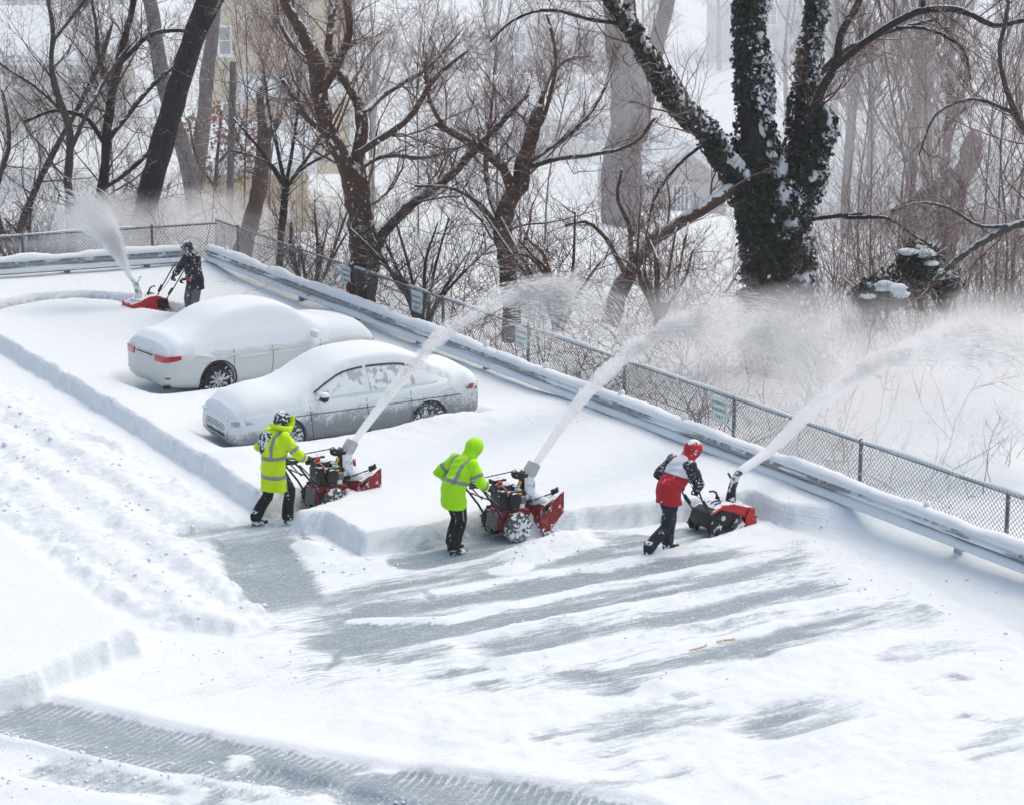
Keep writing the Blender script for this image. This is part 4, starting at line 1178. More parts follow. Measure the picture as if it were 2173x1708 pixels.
# ivy covered shrub with heaps of snow on the right
def ivy_shrub(px, py, D, w, hgt, label, count):
    c0 = PD(px, py, D); e = empty('ivy_shrub', c0, 0, label, 'shrub')
    s_ = 1 / pxm(D, c0[2]); m = count
    u = RNG.normal(0, 1, (m, 3)); u = norm(u) * RNG.uniform(0.55, 1.0, (m, 1))
    lob = fbm(u[:, 0] * 2 + px, u[:, 2] * 2 + u[:, 1], 3, 5)
    c = u * np.array([w * s_, w * s_ * .8, hgt * s_]) * (0.5 + 1.0 * lob)[:, None]
    nrm = norm(u + RNG.normal(0, .5, (m, 3))); a_ = norm(np.cross(nrm, RNG.normal(0, 1, (m, 3)))); b_ = np.cross(nrm, a_); sz = (0.055 * RNG.uniform(.6, 1.3, m))[:, None]
    V = np.stack([c - b_ * sz, c + a_ * sz * .6, c + b_ * sz, c - a_ * sz * .6], 1).reshape(-1, 3); k4 = np.arange(m) * 4
    mb = MB().add(V, [np.stack([k4, k4 + 1, k4 + 2, k4 + 3], -1)])
    tag(mb.build('foliage', M_IVY, e, smooth=False), kind='stuff')
    st = MB()
    for j in range(7): st.tube([np.array([random.uniform(-.2, .2), random.uniform(-.2, .2), -hgt * s_ * 1.6]), np.array([random.uniform(-.5, .5), random.uniform(-.4, .4), 0]), np.array([random.uniform(-.9, .9), random.uniform(-.5, .5), hgt * s_ * .8])], [.03, .022, .01], 6)
    st.build('stem', B_BROWN, e, angle=180)
    sn = MB()
    for j in range(7):
        a = random.uniform(-.8, .8)
        q = random.uniform(.14, .3) * w * s_ * 1.1
        sn.ball((a * w * s_ * .75, -random.uniform(.1, .6) * w * s_, hgt * s_ * (.65 * (1 - a * a) + random.uniform(-.35, .15))), (q * 1.3, q, q * .45), 12, 8, noise=.12)
    sn.build('snow_heap', M_SNOW, e, angle=180)
    return e
ivy_shrub(1872, 628, 51, 62, 48, 'low ivy shrub with heaps of snow right of the ivy tree foot', 2200)
ivy_shrub(1945, 565, 52, 55, 58, 'rounded ivy shrub on a bent stem right of the ivy tree', 2000)
ivy_shrub(2005, 600, 52.5, 38, 40, 'thin ragged ivy shrub beside the bent bare limb', 800)

# trees at the right edge
T = Tree('edge_tree', 'bare grey limb reaching in from the right edge of the picture')
T.limb([(2330, 720, 20), (2290, 560, 16), (2230, 480, 12), (2173, 474, 9), (2100, 505, 8), (2040, 545, 7), (1990, 590, 6), (1950, 640, 4)], 50, 9, 22, .1, snow=.5)
T.limb([(2280, 540, 12), (2240, 380, 10), (2150, 230, 7), (2120, 120, 5), (2140, 0, 4), (2120, -80, 3)], 50.5, 8, 16)
T.limb([(2160, 478, 5), (2080, 480, 4), (2010, 440, 4), (1950, 430, 3), (1890, 450, 2)], 50, 6)
T.limb([(2150, 240, 5), (2060, 210, 4), (1990, 240, 3), (1950, 330, 2)], 50.5, 6)
T.wild(18, 9, 6, (0.2, 0.6), lmax=(3.2, 1.7, 0.8), curl=.2, rmin=(.010, .0055, .0036)); T.done(B_GREY, T_RED)
T = Tree('snapped_tree', 'snapped off pinkish trunk leaning in the thicket at the upper right', 'tree')
T.limb([(2010, 560, 13), (2030, 440, 14), (2040, 390, 17), (2056, 340, 24), (2064, 300, 22), (2068, 275, 8)], 76, 10, 14, .12)
T.limb([(2036, 360, 20), (1990, 395, 16), (1935, 430, 14), (1890, 455, 6)], 76, 9, 12, .14)
T.wild(6, 5, 4, (0.3, 0.8), lmax=(2.4, 1.4, .8)); T.done(bark('pinkish_bark', (0.22, 0.15, 0.145), 0.2, 0.10), T_RED)
T = Tree('pale_tree', 'broad pale grey trunk veiled by blowing snow left of the ivy tree')
T.limb([(1330, 560, 44), (1318, 420, 43), (1322, 330, 40), (1332, 250, 37), (1330, 170, 34), (1318, 90, 33), (1312, 0, 31), (1306, -120, 27)], 84, 14, 26, .05)
T.limb([(1348, 290, 26), (1372, 200, 20, 1), (1392, 100, 18, 2), (1415, 10, 16, 2.5), (1440, -120, 12, 3)], 84, 10, 16, .06, snow=.4)
T.wild(7, 5, 3, (0.1, 0.3), lmax=(3, 1.8, 1)); T.done(B_PALE, T_GREY)
T = Tree('utility_pole', 'grey wooden utility pole between the leaning trunk and the broken stump', 'pole')
T.limb([(482, 640, 8), (489, 380, 8), (495, 132, 7.5)], 68, 10, 9, .02)
T.done(mat('pole_wood', (0.16, 0.15, 0.15), 0.9, 0, 0.3, 10, 0.4, fleck=0.15, stretch=(1, 1, .2)))
tw_ = Tree('pale_tree', 'two slanting pale grey trunks behind the slim tree at the left')
tw_.limb([(420, 560, 16), (405, 380, 18), (345, 170, 17), (325, 40, 16), (300, -80, 14)], 82, 10, 18, .06)
tw_.limb([(412, 440, 12), (428, 300, 16), (440, 160, 15), (455, 30, 13), (465, -90, 11)], 83, 9, 16, .06)
tw_.wild(8, 5, 3, (0.12, 0.35), lmax=(3, 1.8, 1)); tw_.done(B_PALE, T_GREY)
# beech with withered leaves still on
T = Tree('withered_tree', 'small tree still holding withered pink brown leaves', 'tree')
T.limb([(445, 560, 5), (455, 420, 5), (462, 330, 4), (470, 230, 3)], 70, 6)
T.limb([(456, 400, 4), (415, 330, 3), (400, 250, 2)], 70, 5); T.limb([(460, 350, 4), (500, 300, 3), (520, 240, 2)], 70, 5)
T.wild(9, 5, 3, (.3, .6), lmax=(1.6, 1, .5)); tb = T.base.copy()
lim_ = T.limbs; T.done(B_BROWN, T_BROWN)
wl = MB()
for cx, cy in ((470, 285), (500, 320), (515, 260), (440, 360), (400, 270), (455, 250), (530, 335), (510, 375), (540, 300)):
    for _ in range(70):
        c = PD(cx + random.gauss(0, 15), cy + random.gauss(0, 17), 70 + random.gauss(0, .5)) - tb
        a_ = norm(RNG.normal(0, 1, 3)) * 0.075; b_ = norm(np.cross(a_, RNG.normal(0, 1, 3))) * 0.05
        wl.add([c - a_, c + b_, c + a_, c - b_], [np.array([[0, 1, 2, 3]])])
tag(wl.build('withered_leaf', mat('withered_leaves', (0.30, 0.17, 0.14), 0.9, 0, .3), T.e, smooth=False), kind='stuff')

# slender saplings in the thicket right of the ivy tree: five built, the rest copied
protos = []
for v in range(5):
    T = Tree('sapling', 'x', 'sapling', 'slender reddish saplings in the thicket at the right')
    hh_ = random.uniform(7, 10); lean = random.uniform(-1.6, 1.6)
    p_ = np.array([[0, 0, -1.0], [lean * .1, random.uniform(-.2, .2), hh_ * .3], [lean * .5, random.uniform(-.6, .6), hh_ * .65], [lean, random.uniform(-1, 1), hh_]])
    T.limb((p_, np.array([.036, .030, .022, .008])), 0, 6, 12, world=True)
    for j in range(4):
        q = p_[1] + (p_[2] - p_[1]) * random.random(); an = random.uniform(0, 6.28)
        T.limb((np.array([q, q + [math.cos(an) * .8, math.sin(an) * .8, 1.4], q + [math.cos(an) * 1.3, math.sin(an) * 1.3, 3.2]]), np.array([.016, .012, .006])), 0, 5, 8, world=True)
    T.wild(9, 5, 3, (.2, .45), up=.1, ang=(25, 55), lmax=(2.2, 1.2, .6), t0=.15); T.base = np.zeros(3)
    protos.append(T.done(B_GREY if v % 2 else B_RED, T_RED, np.zeros(3)))
def plant(proto, first, x, y, rz, s, label):
    o = proto if first else copy_tree(proto)
    o.location = (x, y, float(terr_z(x, y)) - .1); o.rotation_euler = (0, 0, rz); o.scale = (s, s, s); o['label'] = label
    return o
used = set()
for i in range(13):
    D = random.uniform(58, 90); px = random.uniform(1780, 2230)
    w = PD(px, 500, D); v = i % 5
    plant(protos[v], v not in used, w[0], w[1], random.uniform(0, 6.28), random.uniform(.8, 1.3), 'slender reddish sapling in the snowy thicket ' + ('just right of the ivy tree' if px < 1900 else 'above the ivy shrubs' if px < 2060 else 'at the right edge') + (', near the fence' if D < 68 else ', deeper in')); used.add(v)
for i in range(8):
    D = random.uniform(62, 92); px = random.uniform(-40, 720)
    w = PD(px, 450, D); v = i % 5
    o = plant(protos[v], False, w[0], w[1], random.uniform(0, 6.28), random.uniform(.7, 1.1), 'slender bare sapling in the valley thicket ' + ('left of the leaning trunk' if px < 320 else 'between leaning trunk and forked tree'))
    o['group'] = 'slender saplings in the thicket at the left'
for i in range(7):
    D = random.uniform(60, 90); px = random.uniform(760, 1340)
    w = PD(px, 450, D); v = i % 5
    o = plant(protos[v], False, w[0], w[1], random.uniform(0, 6.28), random.uniform(.6, .95), 'slender bare sapling behind the ' + ('forked tree' if px < 960 else 'pollard tree' if px < 1160 else 'leaning limb') + (', just past the fence' if D < 72 else ', down the slope'))
    o['group'] = 'slender saplings behind the middle trees'

# far grey trees in the valley: three built, the rest copied
far = []
for v in range(3):
    T = Tree('far_tree', 'x', 'tree', 'far grey trees in the valley')
    hh_ = random.uniform(11, 15)
    p_ = np.array([[0, 0, -1.0], [.1, .1, hh_ * .3], [.3, -.2, hh_ * .6], [0, .2, hh_]])
    T.limb((p_, np.array([.28, .22, .14, .03])), 0, 8, 12, world=True)
    for j in range(9):
        q = p_[1] + (p_[3] - p_[1]) * random.uniform(0, .7); an = random.uniform(0, 6.28); ll = random.uniform(.8, 1.5)
        T.limb((np.array([q, q + np.array([math.cos(an) * 1.2, math.sin(an) * 1.2, 1.6]) * ll, q + np.array([math.cos(an) * 2.2, math.sin(an) * 2.2, 4.0]) * ll]), np.array([.09, .06, .02])), 0, 5, 8, world=True)
    T.wild(8, 5, 3, (.2, .5), up=.07, rmin=(.02, .012, .009), lmax=(3.5, 2, 1.1), t0=.15); T.base = np.zeros(3)
    far.append(T.done(B_PALE, T_GREY, np.zeros(3)))
used = set(); k = 0
while k < 28:
    D = random.uniform(85, 230); px = random.uniform(-150, 2330)
    w = PD(px, 300, D)
    if -80 < (px - 560) < 140 and D < 150: continue
    if 1320 < px < 1620 and D < 128: continue
    if px < 420 and D < 150: continue
    v = k % 3
    plant(far[v], v not in used, w[0], w[1], random.uniform(0, 6.28), random.uniform(.7, 1.25), 'grey bare tree ' + ('close behind' if D < 120 else 'far up the valley behind' if D < 175 else 'almost lost in snow far beyond') + ' the ' + ('slim trees at the left' if px < 420 else 'forked two stemmed tree' if px < 900 else 'pollard tree' if px < 1300 else 'ivy tree' if px < 1750 else 'thicket at the right')); used.add(v); k += 1

# undergrowth: arching canes and brush behind the fences, nobody could count them
ug = MB()
def brush(n, pxr, Dr, hr, rad, m1, m2, lean=0.75, up=-0.05):
    px = RNG.uniform(*pxr, n); D = RNG.uniform(*Dr, n)
    x = (px - 1086.5) / FPX * D * 1.02
    y = D
    keep = W2L(np.stack([x, y], -1)); dn = (np.stack([x, y], -1) - O0[:2]) @ nL[:2]
    ok = (keep[:, 1] < -1.3) | (dn > 1.4)
    x, y = x[ok], y[ok]; m = len(x)
    base = np.stack([x, y, terr_z(x, y) - 0.1], -1)
    d = norm(np.stack([RNG.normal(0, lean, m), RNG.normal(0, lean, m), np.ones(m)], -1))
    P1, R1 = grow(base, d, RNG.uniform(*hr, m), RNG.uniform(rad * .5, rad * 1.1, m), 7, 0.22, up)
    P2, R2 = sprout(P1, R1, m1, (.3, .7), (20, 60), .15, 5, .2, up * .5, (.5, .75), .0045)
    batch_tubes(ug, P1, R1, 4); batch_tubes(ug, P2, R2, 3)
    if m2:
        P3, R3 = sprout(P2, R2, m2, (.35, .8), (20, 60), .15, 4, .2, 0, (.6, .9), .004)
        batch_tubes(ug, P3, R3, 3)
brush(300, (-60, 520), (59, 72), (1.6, 4.2), .014, 5, 2)
brush(380, (560, 1560), (46, 64), (1.4, 4.0), .013, 5, 2)
brush(210, (1400, 2230), (42, 60), (1.2, 3.6), .012, 5, 3)
brush(110, (1750, 2230), (50, 75), (2.5, 6), .014, 5, 3, .4, 0.02)
tag(ug.build('undergrowth', T_BROWN, angle=180), kind='stuff')
ug = MB()
brush(200, (1740, 2260), (57, 84), (3.0, 7.0), .013, 6, 3, .45, -0.03)
brush(120, (1400, 2230), (52, 66), (2.0, 4.5), .011, 5, 4, .6, -0.06)
tag(ug.build('red_thicket', T_RED, angle=180), kind='stuff')
ug = MB()
brush(190, (-100, 2280), (70, 130), (1.5, 4.5), .022, 5, 2)
tag(ug.build('valley_brush', T_GREY, angle=180), kind='stuff')
# ------------------------------------------------------------------ CARS
M_TYRE = mat('tyre_rubber', (0.018, 0.018, 0.020), 0.85, 0, 0.3, 10, fleck=0.45, fscale=14)
M_SNOWTYRE2 = mat('frosted_tyre', (0.07, 0.07, 0.075), 0.85, 0, 0.3, 10, fleck=0.60, fscale=26)
M_BLACK = mat('black_plastic', (0.016, 0.017, 0.019), 0.55, 0, 0.3, 12, fleck=0.10, fscale=12)
M_SEAM = mat('dark_seam', (0.05, 0.055, 0.06), 0.7)
M_RIM = mat('alloy_rim', (0.42, 0.43, 0.45), 0.4, 0.0, 0.1, 8, fleck=0.40, fscale=24)
M_TAIL = mat('red_lamp', (0.42, 0.012, 0.02), 0.2, 0, 0.3, 9, coat=0.6)
M_TAILS = mat('frosted_red_lamp', (0.32, 0.06, 0.08), 0.4, 0, 0.3, 9, fleck=0.75, fscale=10)
M_LAMP = mat('lamp_glass', (0.34, 0.37, 0.40), 0.2, 0, 0.2, 9, fleck=0.7, fscale=10)
def hermite(x, xs, ys): # smooth interpolation of a profile
    xs = np.asarray(xs, float); ys = np.asarray(ys, float); m = np.gradient(ys, xs)
    i = np.clip(np.searchsorted(xs, x, side='right') - 1, 0, len(xs) - 2); h_ = xs[i + 1] - xs[i]; t_ = np.clip((x - xs[i]) / h_, 0, 1)
    return (2 * t_ ** 3 - 3 * t_ ** 2 + 1) * ys[i] + (t_ ** 3 - 2 * t_ ** 2 + t_) * h_ * m[i] + (-2 * t_ ** 3 + 3 * t_ ** 2) * ys[i + 1] + (t_ ** 3 - t_ ** 2) * h_ * m[i + 1]
ST = np.array([  # x, half width, underside, top of the body side, crown
    (-2.44, .66, .46, .80, .00), (-2.41, .74, .38, .92, .01), (-2.30, .82, .32, .985, .03), (-2.00, .875, .25, 1.01, .035), (-1.36, .905, .20, .985, .03), (-.70, .91, .18, .955, .02), (0, .91, .18, .935, .02),
    (.70, .91, .18, .925, .02), (1.10, .905, .19, .925, .035), (1.45, .895, .20, .905, .055), (1.85, .865, .21, .845, .06), (2.10, .81, .23, .785, .05), (2.24, .73, .27, .71, .03), (2.31, .62, .33, .62, .01)])
CB = np.array([  # x, base half width, roof half width, roof height
    (1.10, .82, .80, .93), (.85, .835, .76, 1.06), (.55, .84, .70, 1.25), (.25, .84, .635, 1.395), (-.10, .84, .605, 1.455), (-.55, .84, .60, 1.465), (-.95, .835, .605, 1.425), (-1.30, .825, .64, 1.30), (-1.60, .81, .70, 1.14), (-1.90, .79, .76, 1.00)])
CBs = CB[np.argsort(CB[:, 0])]
def bw(x): return hermite(x, ST[:, 0], ST[:, 1])
def bz0(x): return hermite(x, ST[:, 0], ST[:, 2])
def bzt(x): return hermite(x, ST[:, 0], ST[:, 3])
def bcr(x): return hermite(x, ST[:, 0], ST[:, 4])
def cabv(x):
    x = np.clip(x, CBs[0, 0], CBs[-1, 0]); return hermite(x, CBs[:, 0], CBs[:, 1]), hermite(x, CBs[:, 0], CBs[:, 2]), hermite(x, CBs[:, 0], CBs[:, 3])
def half_section(x):
    w, z0, zt, cr = float(bw(x)), float(bz0(x)), float(bzt(x)), float(bcr(x)); hh_ = zt - z0
    cp = np.array([(0, z0), (w * .80, z0), (w * .95, z0 + hh_ * .08), (w * .985, z0 + hh_ * .25), (w, z0 + hh_ * .52), (w * .985, z0 + hh_ * .72), (w * .965, z0 + hh_ * .86), (w * .90, zt - .005), (w * .78, zt + cr * .45), (w * .4, zt + cr * .85), (0, zt + cr)])
    p, _ = resample(np.c_[cp, np.zeros(len(cp))], np.zeros(len(cp)), 25)
    return p[:, :2]
def side_pt(x, z, off=0.0):                           # point on the body side at height z
    s = half_section(x); k = s[:, 0] > float(bw(x)) * .82
    return np.interp(z, s[k][:, 1], s[k][:, 0]) + off
def cab_pt(x, f, off=0.0):
    wb, wr, zr = [float(q) for q in cabv(np.array(x))]
    zb = float(bzt(x)) - .01
    y = wb + (wr - wb) * f ** 1.25; z = zb + (zr - .03 - zb) * f
    n_ = norm(np.array([(zr - zb), (wb - wr)])); return np.array([x, y + n_[0] * off, z + n_[1] * off])
def loft(secs):
    mb = MB(); n = len(secs[0]); m = len(secs)
    V = np.concatenate(secs)
    F = [[i * n + j, i * n + (j + 1) % n, (i + 1) * n + (j + 1) % n, (i + 1) * n + j] for i in range(m - 1) for j in range(n)]
    mb.add(V, [np.array(F), np.array([list(range(n))]), np.array([[(m - 1) * n + j for j in range(n)][::-1]])])
    return mb
def full(x, hs): # mirror a half section into a closed ring
    a = [(x, y, z) for y, z in hs]; b = [(x, -y, z) for y, z in hs[1:-1][::-1]]
    return np.array(a + b)
def top_of_car(x, y):
    w = bw(x); q = np.clip(np.abs(y) / w, 0, 1)
    z = bzt(x) + bcr(x) * (1 - q ** 2) - 0.12 * q ** 8
    wb, wr, zr = cabv(x); ay = np.abs(y)
    zc = np.where(ay < wr, zr - .03 * (ay / wr) ** 2, zr - .03 + (bzt(x) - zr) * np.clip((ay - wr) / np.maximum(wb - wr, .02), 0, 1.3))
    on = (x > -1.88) & (x < 1.08)
    return np.where(on, np.maximum(z, zc), z)
def car(name, pos, ang, label, paint, dust, thick, sig, silver):
    r = empty(name, (pos[0], pos[1], 0.0), ang, label, 'car')
    xs = np.concatenate([np.linspace(-2.44, -2.2, 7), np.linspace(-2.1, 1.9, 44), np.linspace(2.0, 2.31, 9)])
    mb = loft([full(x, half_section(x)) for x in xs])
    me = mb.mesh('body'); fix_normals(me)
    body = link('body', me, paint, r, angle=50)
    for wx in (1.36, -1.36):
        for s in (1, -1):
            cme = MB().lathe([(.375, -.16), (.375, .3)], (wx, s * .85 + (0 if s > 0 else -.14), .335), 'y', 36).mesh('cutter'); fix_normals(cme)
            co = bpy.data.objects.new('cutter', cme); COL.objects.link(co); co.parent = r
            bpy.context.view_layer.update()
            bo_ = body.modifiers.new('b', 'BOOLEAN'); bo_.object = co; bo_.operation = 'DIFFERENCE'; bo_.solver = 'EXACT'
            bake(body); bpy.data.objects.remove(co)
            MB().lathe([(.37, s * .66), (.37, s * .68)], (wx, 0, .335), 'y', 30).build('wheel_well', M_BLACK, r)
            # lip of the arch
            lp = MB(); lp.tube([(wx + .385 * math.cos(a), s * (side_pt(wx + .385 * math.cos(a), min(.335 + .385 * math.sin(a), .84)) + .004), .335 + .385 * math.sin(a)) for a in np.linspace(-.25, math.pi + .25, 22)], .014, 6, ref=(0, 1, 0))
            lp.build('arch_trim', M_BLACK if not silver else paint, r)
            wh = empty('wheel', (wx, s * .78, .335)); wh.parent = r
            ty = MB().lathe([(.20, -.10), (.30, -.11), (.328, -.085), (.333, 0), (.328, .085), (.30, .11), (.20, .10)], (0, 0, 0), 'y', 40).build('tyre', M_SNOWTYRE2 if silver else M_TYRE, wh)
            rm_ = MB().lathe([(.205, s * .085), (.21, s * .10), (.17, s * .092), (.165, s * .03), (.03, s * .03)], (0, 0, 0), 'y', 36)
            for j in range(10):
                a = 2 * math.pi * j / 10 + .1
                rm_.tube([(.03 * math.cos(a), s * .10, .03 * math.sin(a)), (.185 * math.cos(a), s * .10, .190 * math.sin(a))], .019, 6)
            rm_.ball((0, s * .09, 0), (.04, .014, .04), 12, 6)
            rm_.build('rim', M_RIM, wh, angle=40)
    # cabin
    cx = np.linspace(-1.88, 1.08, 40); secs = []
    for x in cx:
        wb, wr, zr = [float(q) for q in cabv(np.array(x))]
        hs = [(0, .80), (wb * .9, .80)] + [tuple(cab_pt(x, f)[1:]) for f in np.linspace(0, 1, 9)] + [(wr * .93, zr - .008), (wr * .6, zr + .012), (0, zr + .02)]
        secs.append(full(x, np.array(hs)))
    cm_ = loft(secs).mesh('cabin'); fix_normals(cm_); link('cabin', cm_, paint, r, angle=50)
    GL = mat('dusted_glass', (0.42, 0.45, 0.48) if silver else (0.10, 0.12, 0.14), 0.3, 0, .2, 5, fleck=0.86 if silver else 0.75, fscale=6, spec=.5)
    for s in (1, -1):
        for x0, x1 in ((-.16, .78), (-1.12, -.26)):
            gl = MB(); nx, nz = 14, 7; V = []
            for i in range(nx):
                x = x0 + (x1 - x0) * i / (nx - 1)
                for j in range(nz):
                    p = cab_pt(x, .10 + .76 * j / (nz - 1), .006); V.append((p[0], s * p[1], p[2]))
            gl.add(V, [np.array([[i * nz + j, (i + 1) * nz + j, (i + 1) * nz + j + 1, i * nz + j + 1] for i in range(nx - 1) for j in range(nz - 1)])])
            o = gl.build('side_window', GL, r)
            tp = [cab_pt(x, .885, .012) for x in np.linspace(x0 - .02, x1 + .01, 14)]
            MB().tube([(p[0], s * p[1], p[2]) for p in tp], .018, 6).build('window_trim', M_SEAM, o)
        # door seams follow the side of the body
        sm = MB()
        for x in (.86, -.21, -1.06):
            sm.tube([(x + .05 * math.sin(3 * (z - .3)), s * side_pt(x, z, .0015), z) for z in np.linspace(.28, .90, 12)], .0055, 5, ref=(1, 0, 0))
        sm.build('door_seam', M_SEAM, r)
        for x in (-.02, -.92):
            MB().tube([(x, s * (side_pt(x, .80) + .012), .80), (x - .10, s * (side_pt(x, .80) + .028), .805), (x - .2, s * (side_pt(x - .2, .80) + .012), .80)], [(.016, .012)] * 3, 8, ref=(0, 0, 1)).build('door_handle', paint, r)
        ln_ = MB(); ln_.tube([(x, s * (side_pt(x, .715) + .001), .70 + .012 * (1.3 - x)) for x in np.linspace(-2.0, 1.2, 26)], .007, 5); ln_.build('crease', M_SEAM if silver else paint, r)
        sk = MB(); sk.tube([(x, s * (float(bw(x)) * .955), float(bz0(x)) + .055) for x in np.linspace(-.93, .93, 14)], [(.03, .035)] * 14, 8); sk.build('side_skirt', M_BLACK if silver else paint, r)
        mi = MB(); mi.ball((.70, s * 1.0, .99), (.075, .11, .075), 14, 10); mi.tube([(.72, s * .86, .93), (.70, s * .96, .97)], .022, 8)
        mo = mi.build('wing_mirror', M_BLACK if silver else paint, r, angle=180)
        MB().ball((.70, s * 1.0, 1.045), (.085, .12, .05), 14, 8, noise=.03).build('snow_cap', M_SNOW, mo, angle=180)
    def wrap(x0, y0, x1, za, zb, m_, nm, s, end, taper=0.0, off=.012):
        """a lamp that follows the plan curve of the body round the corner"""
        xs_ = np.linspace(x0, x1, 10); pl = [(x, float(bw(x)) * .985) for x in xs_]
        pl = [(xs_[0] - (.012 if end < 0 else -.012), y0)] + pl
        mb = MB(); V = []
        for i, (x, y) in enumerate(pl):
            sh = taper * i / (len(pl) - 1)
            for (o_, z) in ((off, za + sh), (off, zb), (-.05, zb), (-.05, za + sh)):
                V.append((x + (o_ if end > 0 else -o_) * max(0, 1 - i / 5), s * (y + o_ * min(1, i / 3)), z))
        n = len(pl)
        F = [[i * 4 + j, i * 4 + (j + 1) % 4, (i + 1) * 4 + (j + 1) % 4, (i + 1) * 4 + j] for i in range(n - 1) for j in range(4)]
        mb.add(V, [np.array(F), np.array([[0, 1, 2, 3]]), np.array([[(n - 1) * 4 + j for j in range(4)]])])
        me_ = mb.mesh(nm); fix_normals(me_); return link(nm, me_, m_, r, angle=40)
    for s in (1, -1):
        wrap(-2.425, .40, -2.12, .775, .895, M_TAILS if silver else M_TAIL, 'tail_light', s, -1, .05)
        wrap(2.27, .45, 1.95, .60, .70, M_LAMP, 'headlight', s, 1, .04)
        if not silver:
            wrap(-2.40, .56, -2.33, .47, .50, M_TAIL, 'reflector', s, -1)
    # bumpers, valance, grille
    va = MB(); va.box((-2.25, 0, .36), (.18, 1.15, .12)); va.build('rear_valance', M_BLACK, r, bevel=.02)
    va = MB(); va.box((2.275, 0, .405), (.08, .84, .06)).box((2.245, .47, .40), (.06, .14, .05)).box((2.245, -.47, .40), (.06, .14, .05)); va.build('lower_intake', M_BLACK, r, bevel=.02)
    for zz, ww in ((.585, .40), (.545, .42), (.505, .42)):
        MB().box((2.298, 0, zz), (.03, ww * 2, .016)).build('grille_bar', M_SEAM, r, bevel=.004)
    MB().tube([(-2.30, -.72, .30), (-2.42, -.66, .30)], .035, 10).build('exhaust_pipe', M_BLACK, r)
    if not silver:
        MB().tube([(-2.44, -.30, .865), (-2.455, 0, .872), (-2.44, .30, .865)], .012, 6).build('trunk_trim', M_SEAM, r)
    # the cover of fallen snow
    nx, nv = 110, 45
    xg = np.linspace(-2.40, 2.26, nx); vg = np.linspace(-1, 1, nv)
    X = np.repeat(xg[:, None], nv, 1); Y = vg[None] * (bw(xg) * .985)[:, None]
    Tz = top_of_car(X, Y)
    def blur(a, s_, ax):
        k_ = np.arange(-int(3 * s_) - 1, int(3 * s_) + 2); w_ = np.exp(-.5 * (k_ / s_) ** 2); w_ /= w_.sum()
        p = np.pad(a, [(len(k_) // 2,) * 2 if i == ax else (0, 0) for i in (0, 1)], mode='edge')
        return sum(w_[i] * np.take(p, range(i, i + a.shape[ax]), axis=ax) for i in range(len(k_)))
    Sx = blur(blur(Tz, sig[0] / (4.66 / nx), 0), sig[1] / (1.8 / nv), 1)
    endf = sstep(X, -2.42, -2.10) * sstep(X, 2.30, 1.95)
    q = np.abs(vg)[None] + 0 * X
    edge = np.clip(1 - q ** 5, 0, 1) ** .6
    dune = fbm(X * 1.3 + (3 if silver else 9), Y * 1.3, 3, 51) - .5
    wb, wr, zr = cabv(X)
    slope = np.clip((np.abs(Y) - wr) / np.maximum(wb - wr, .05), 0, 1) * ((X > -1.8) & (X < .95))
    side = 1 - (0.97 if silver else 0.25) * slope
    th = (thick + .06 * dune) * (0.35 + 0.65 * endf) * edge * side
    Zs = np.maximum(np.maximum(Sx * (1 - .7 * slope * silver) + Tz * .7 * slope * silver, Tz) + th, Tz + .03 * edge * (1 - .9 * slope * silver))
    Zs = blur(blur(Zs, 1.3, 0), 0.9, 1); Zs = np.where(slope * silver > .15, np.maximum(Tz - .02, np.minimum(Zs, Tz + .0)), np.maximum(Zs, Tz + .012))
    Zs[:, 0] = Tz[:, 0] - .10; Zs[:, -1] = Tz[:, -1] - .10; Zs[0] = Tz[0] - .06; Zs[-1] = Tz[-1] - .06
    ragz = (fbm(X * 5, Y * 5, 3, 15) - .5) * .05
    for c_ in (1, -2): Zs[:, c_] = Tz[:, c_] + .02 + ragz[:, c_]
    id_ = np.arange(nx * nv).reshape(nx, nv)
    sm_ = new_mesh('snow_cover', np.stack([X, Y, Zs], -1).reshape(-1, 3), [np.stack([id_[:-1, :-1], id_[1:, :-1], id_[1:, 1:], id_[:-1, 1:]], -1).reshape(-1, 4)])
    link('snow_cover', sm_, M_SNOW_SMOOTH, r, angle=180)
    return r
def car_paint(name, col, metal, dusted):
    t = NT(name); tc = t.n('TexCoord').outputs['Object']; sx = t.n('SeparateXYZ'); t.l(tc, sx.inputs[0])
    n1 = t.noise(tc, 3.0, 5.0, 0.65); n2 = t.noise(tc, 22.0, 4.0, 0.7)
    g = t.n('NewGeometry'); sn_ = t.n('SeparateXYZ'); t.l(g.outputs['Normal'], sn_.inputs[0])
    v = t.math('ADD', t.math('MULTIPLY_ADD', n1, 1.5, -0.75), t.math('MULTIPLY_ADD', n2, 1.3, -0.65))
    if dusted:   # snow blown against the sides: thick above the crease, thin below
        hgt = t.math('MULTIPLY_ADD', sx.outputs[2], 2.4, -1.62)
        v = t.math('ADD', v, hgt)
        v = t.math('ADD', v, t.math('MULTIPLY', t.step(sx.outputs[0], 1.2, 2.0), 0.45))
        fac = t.math('MULTIPLY', t.step(v, -0.42, 0.25), 0.93)
        fac = t.math('MAXIMUM', fac, t.step(n2, 0.62, 0.72))
    else:
        v = t.math('ADD', v, t.math('MULTIPLY_ADD', sx.outputs[2], 2.2, -1.95)); fac = t.math('MULTIPLY', t.step(v, -0.10, 0.22), 0.9)
    c = t.mix(fac, col, SNOW)
    t.bsdf(c, t.math('MULTIPLY_ADD', fac, 0.5, 0.32), t.math('MULTIPLY_ADD', fac, -metal, metal), 0.5, v, 0.12, 0.02, coat=0.15)
    return t.m
CARA = car('silver_sedan', CAR1[0], CAR1[1], 'silver grey sedan under smooth snow, nearest the men, front towards the trench',
           car_paint('silver_paint', (0.25, 0.27, 0.295), 0.35, True), 1, .15, (.30, .10), 1)
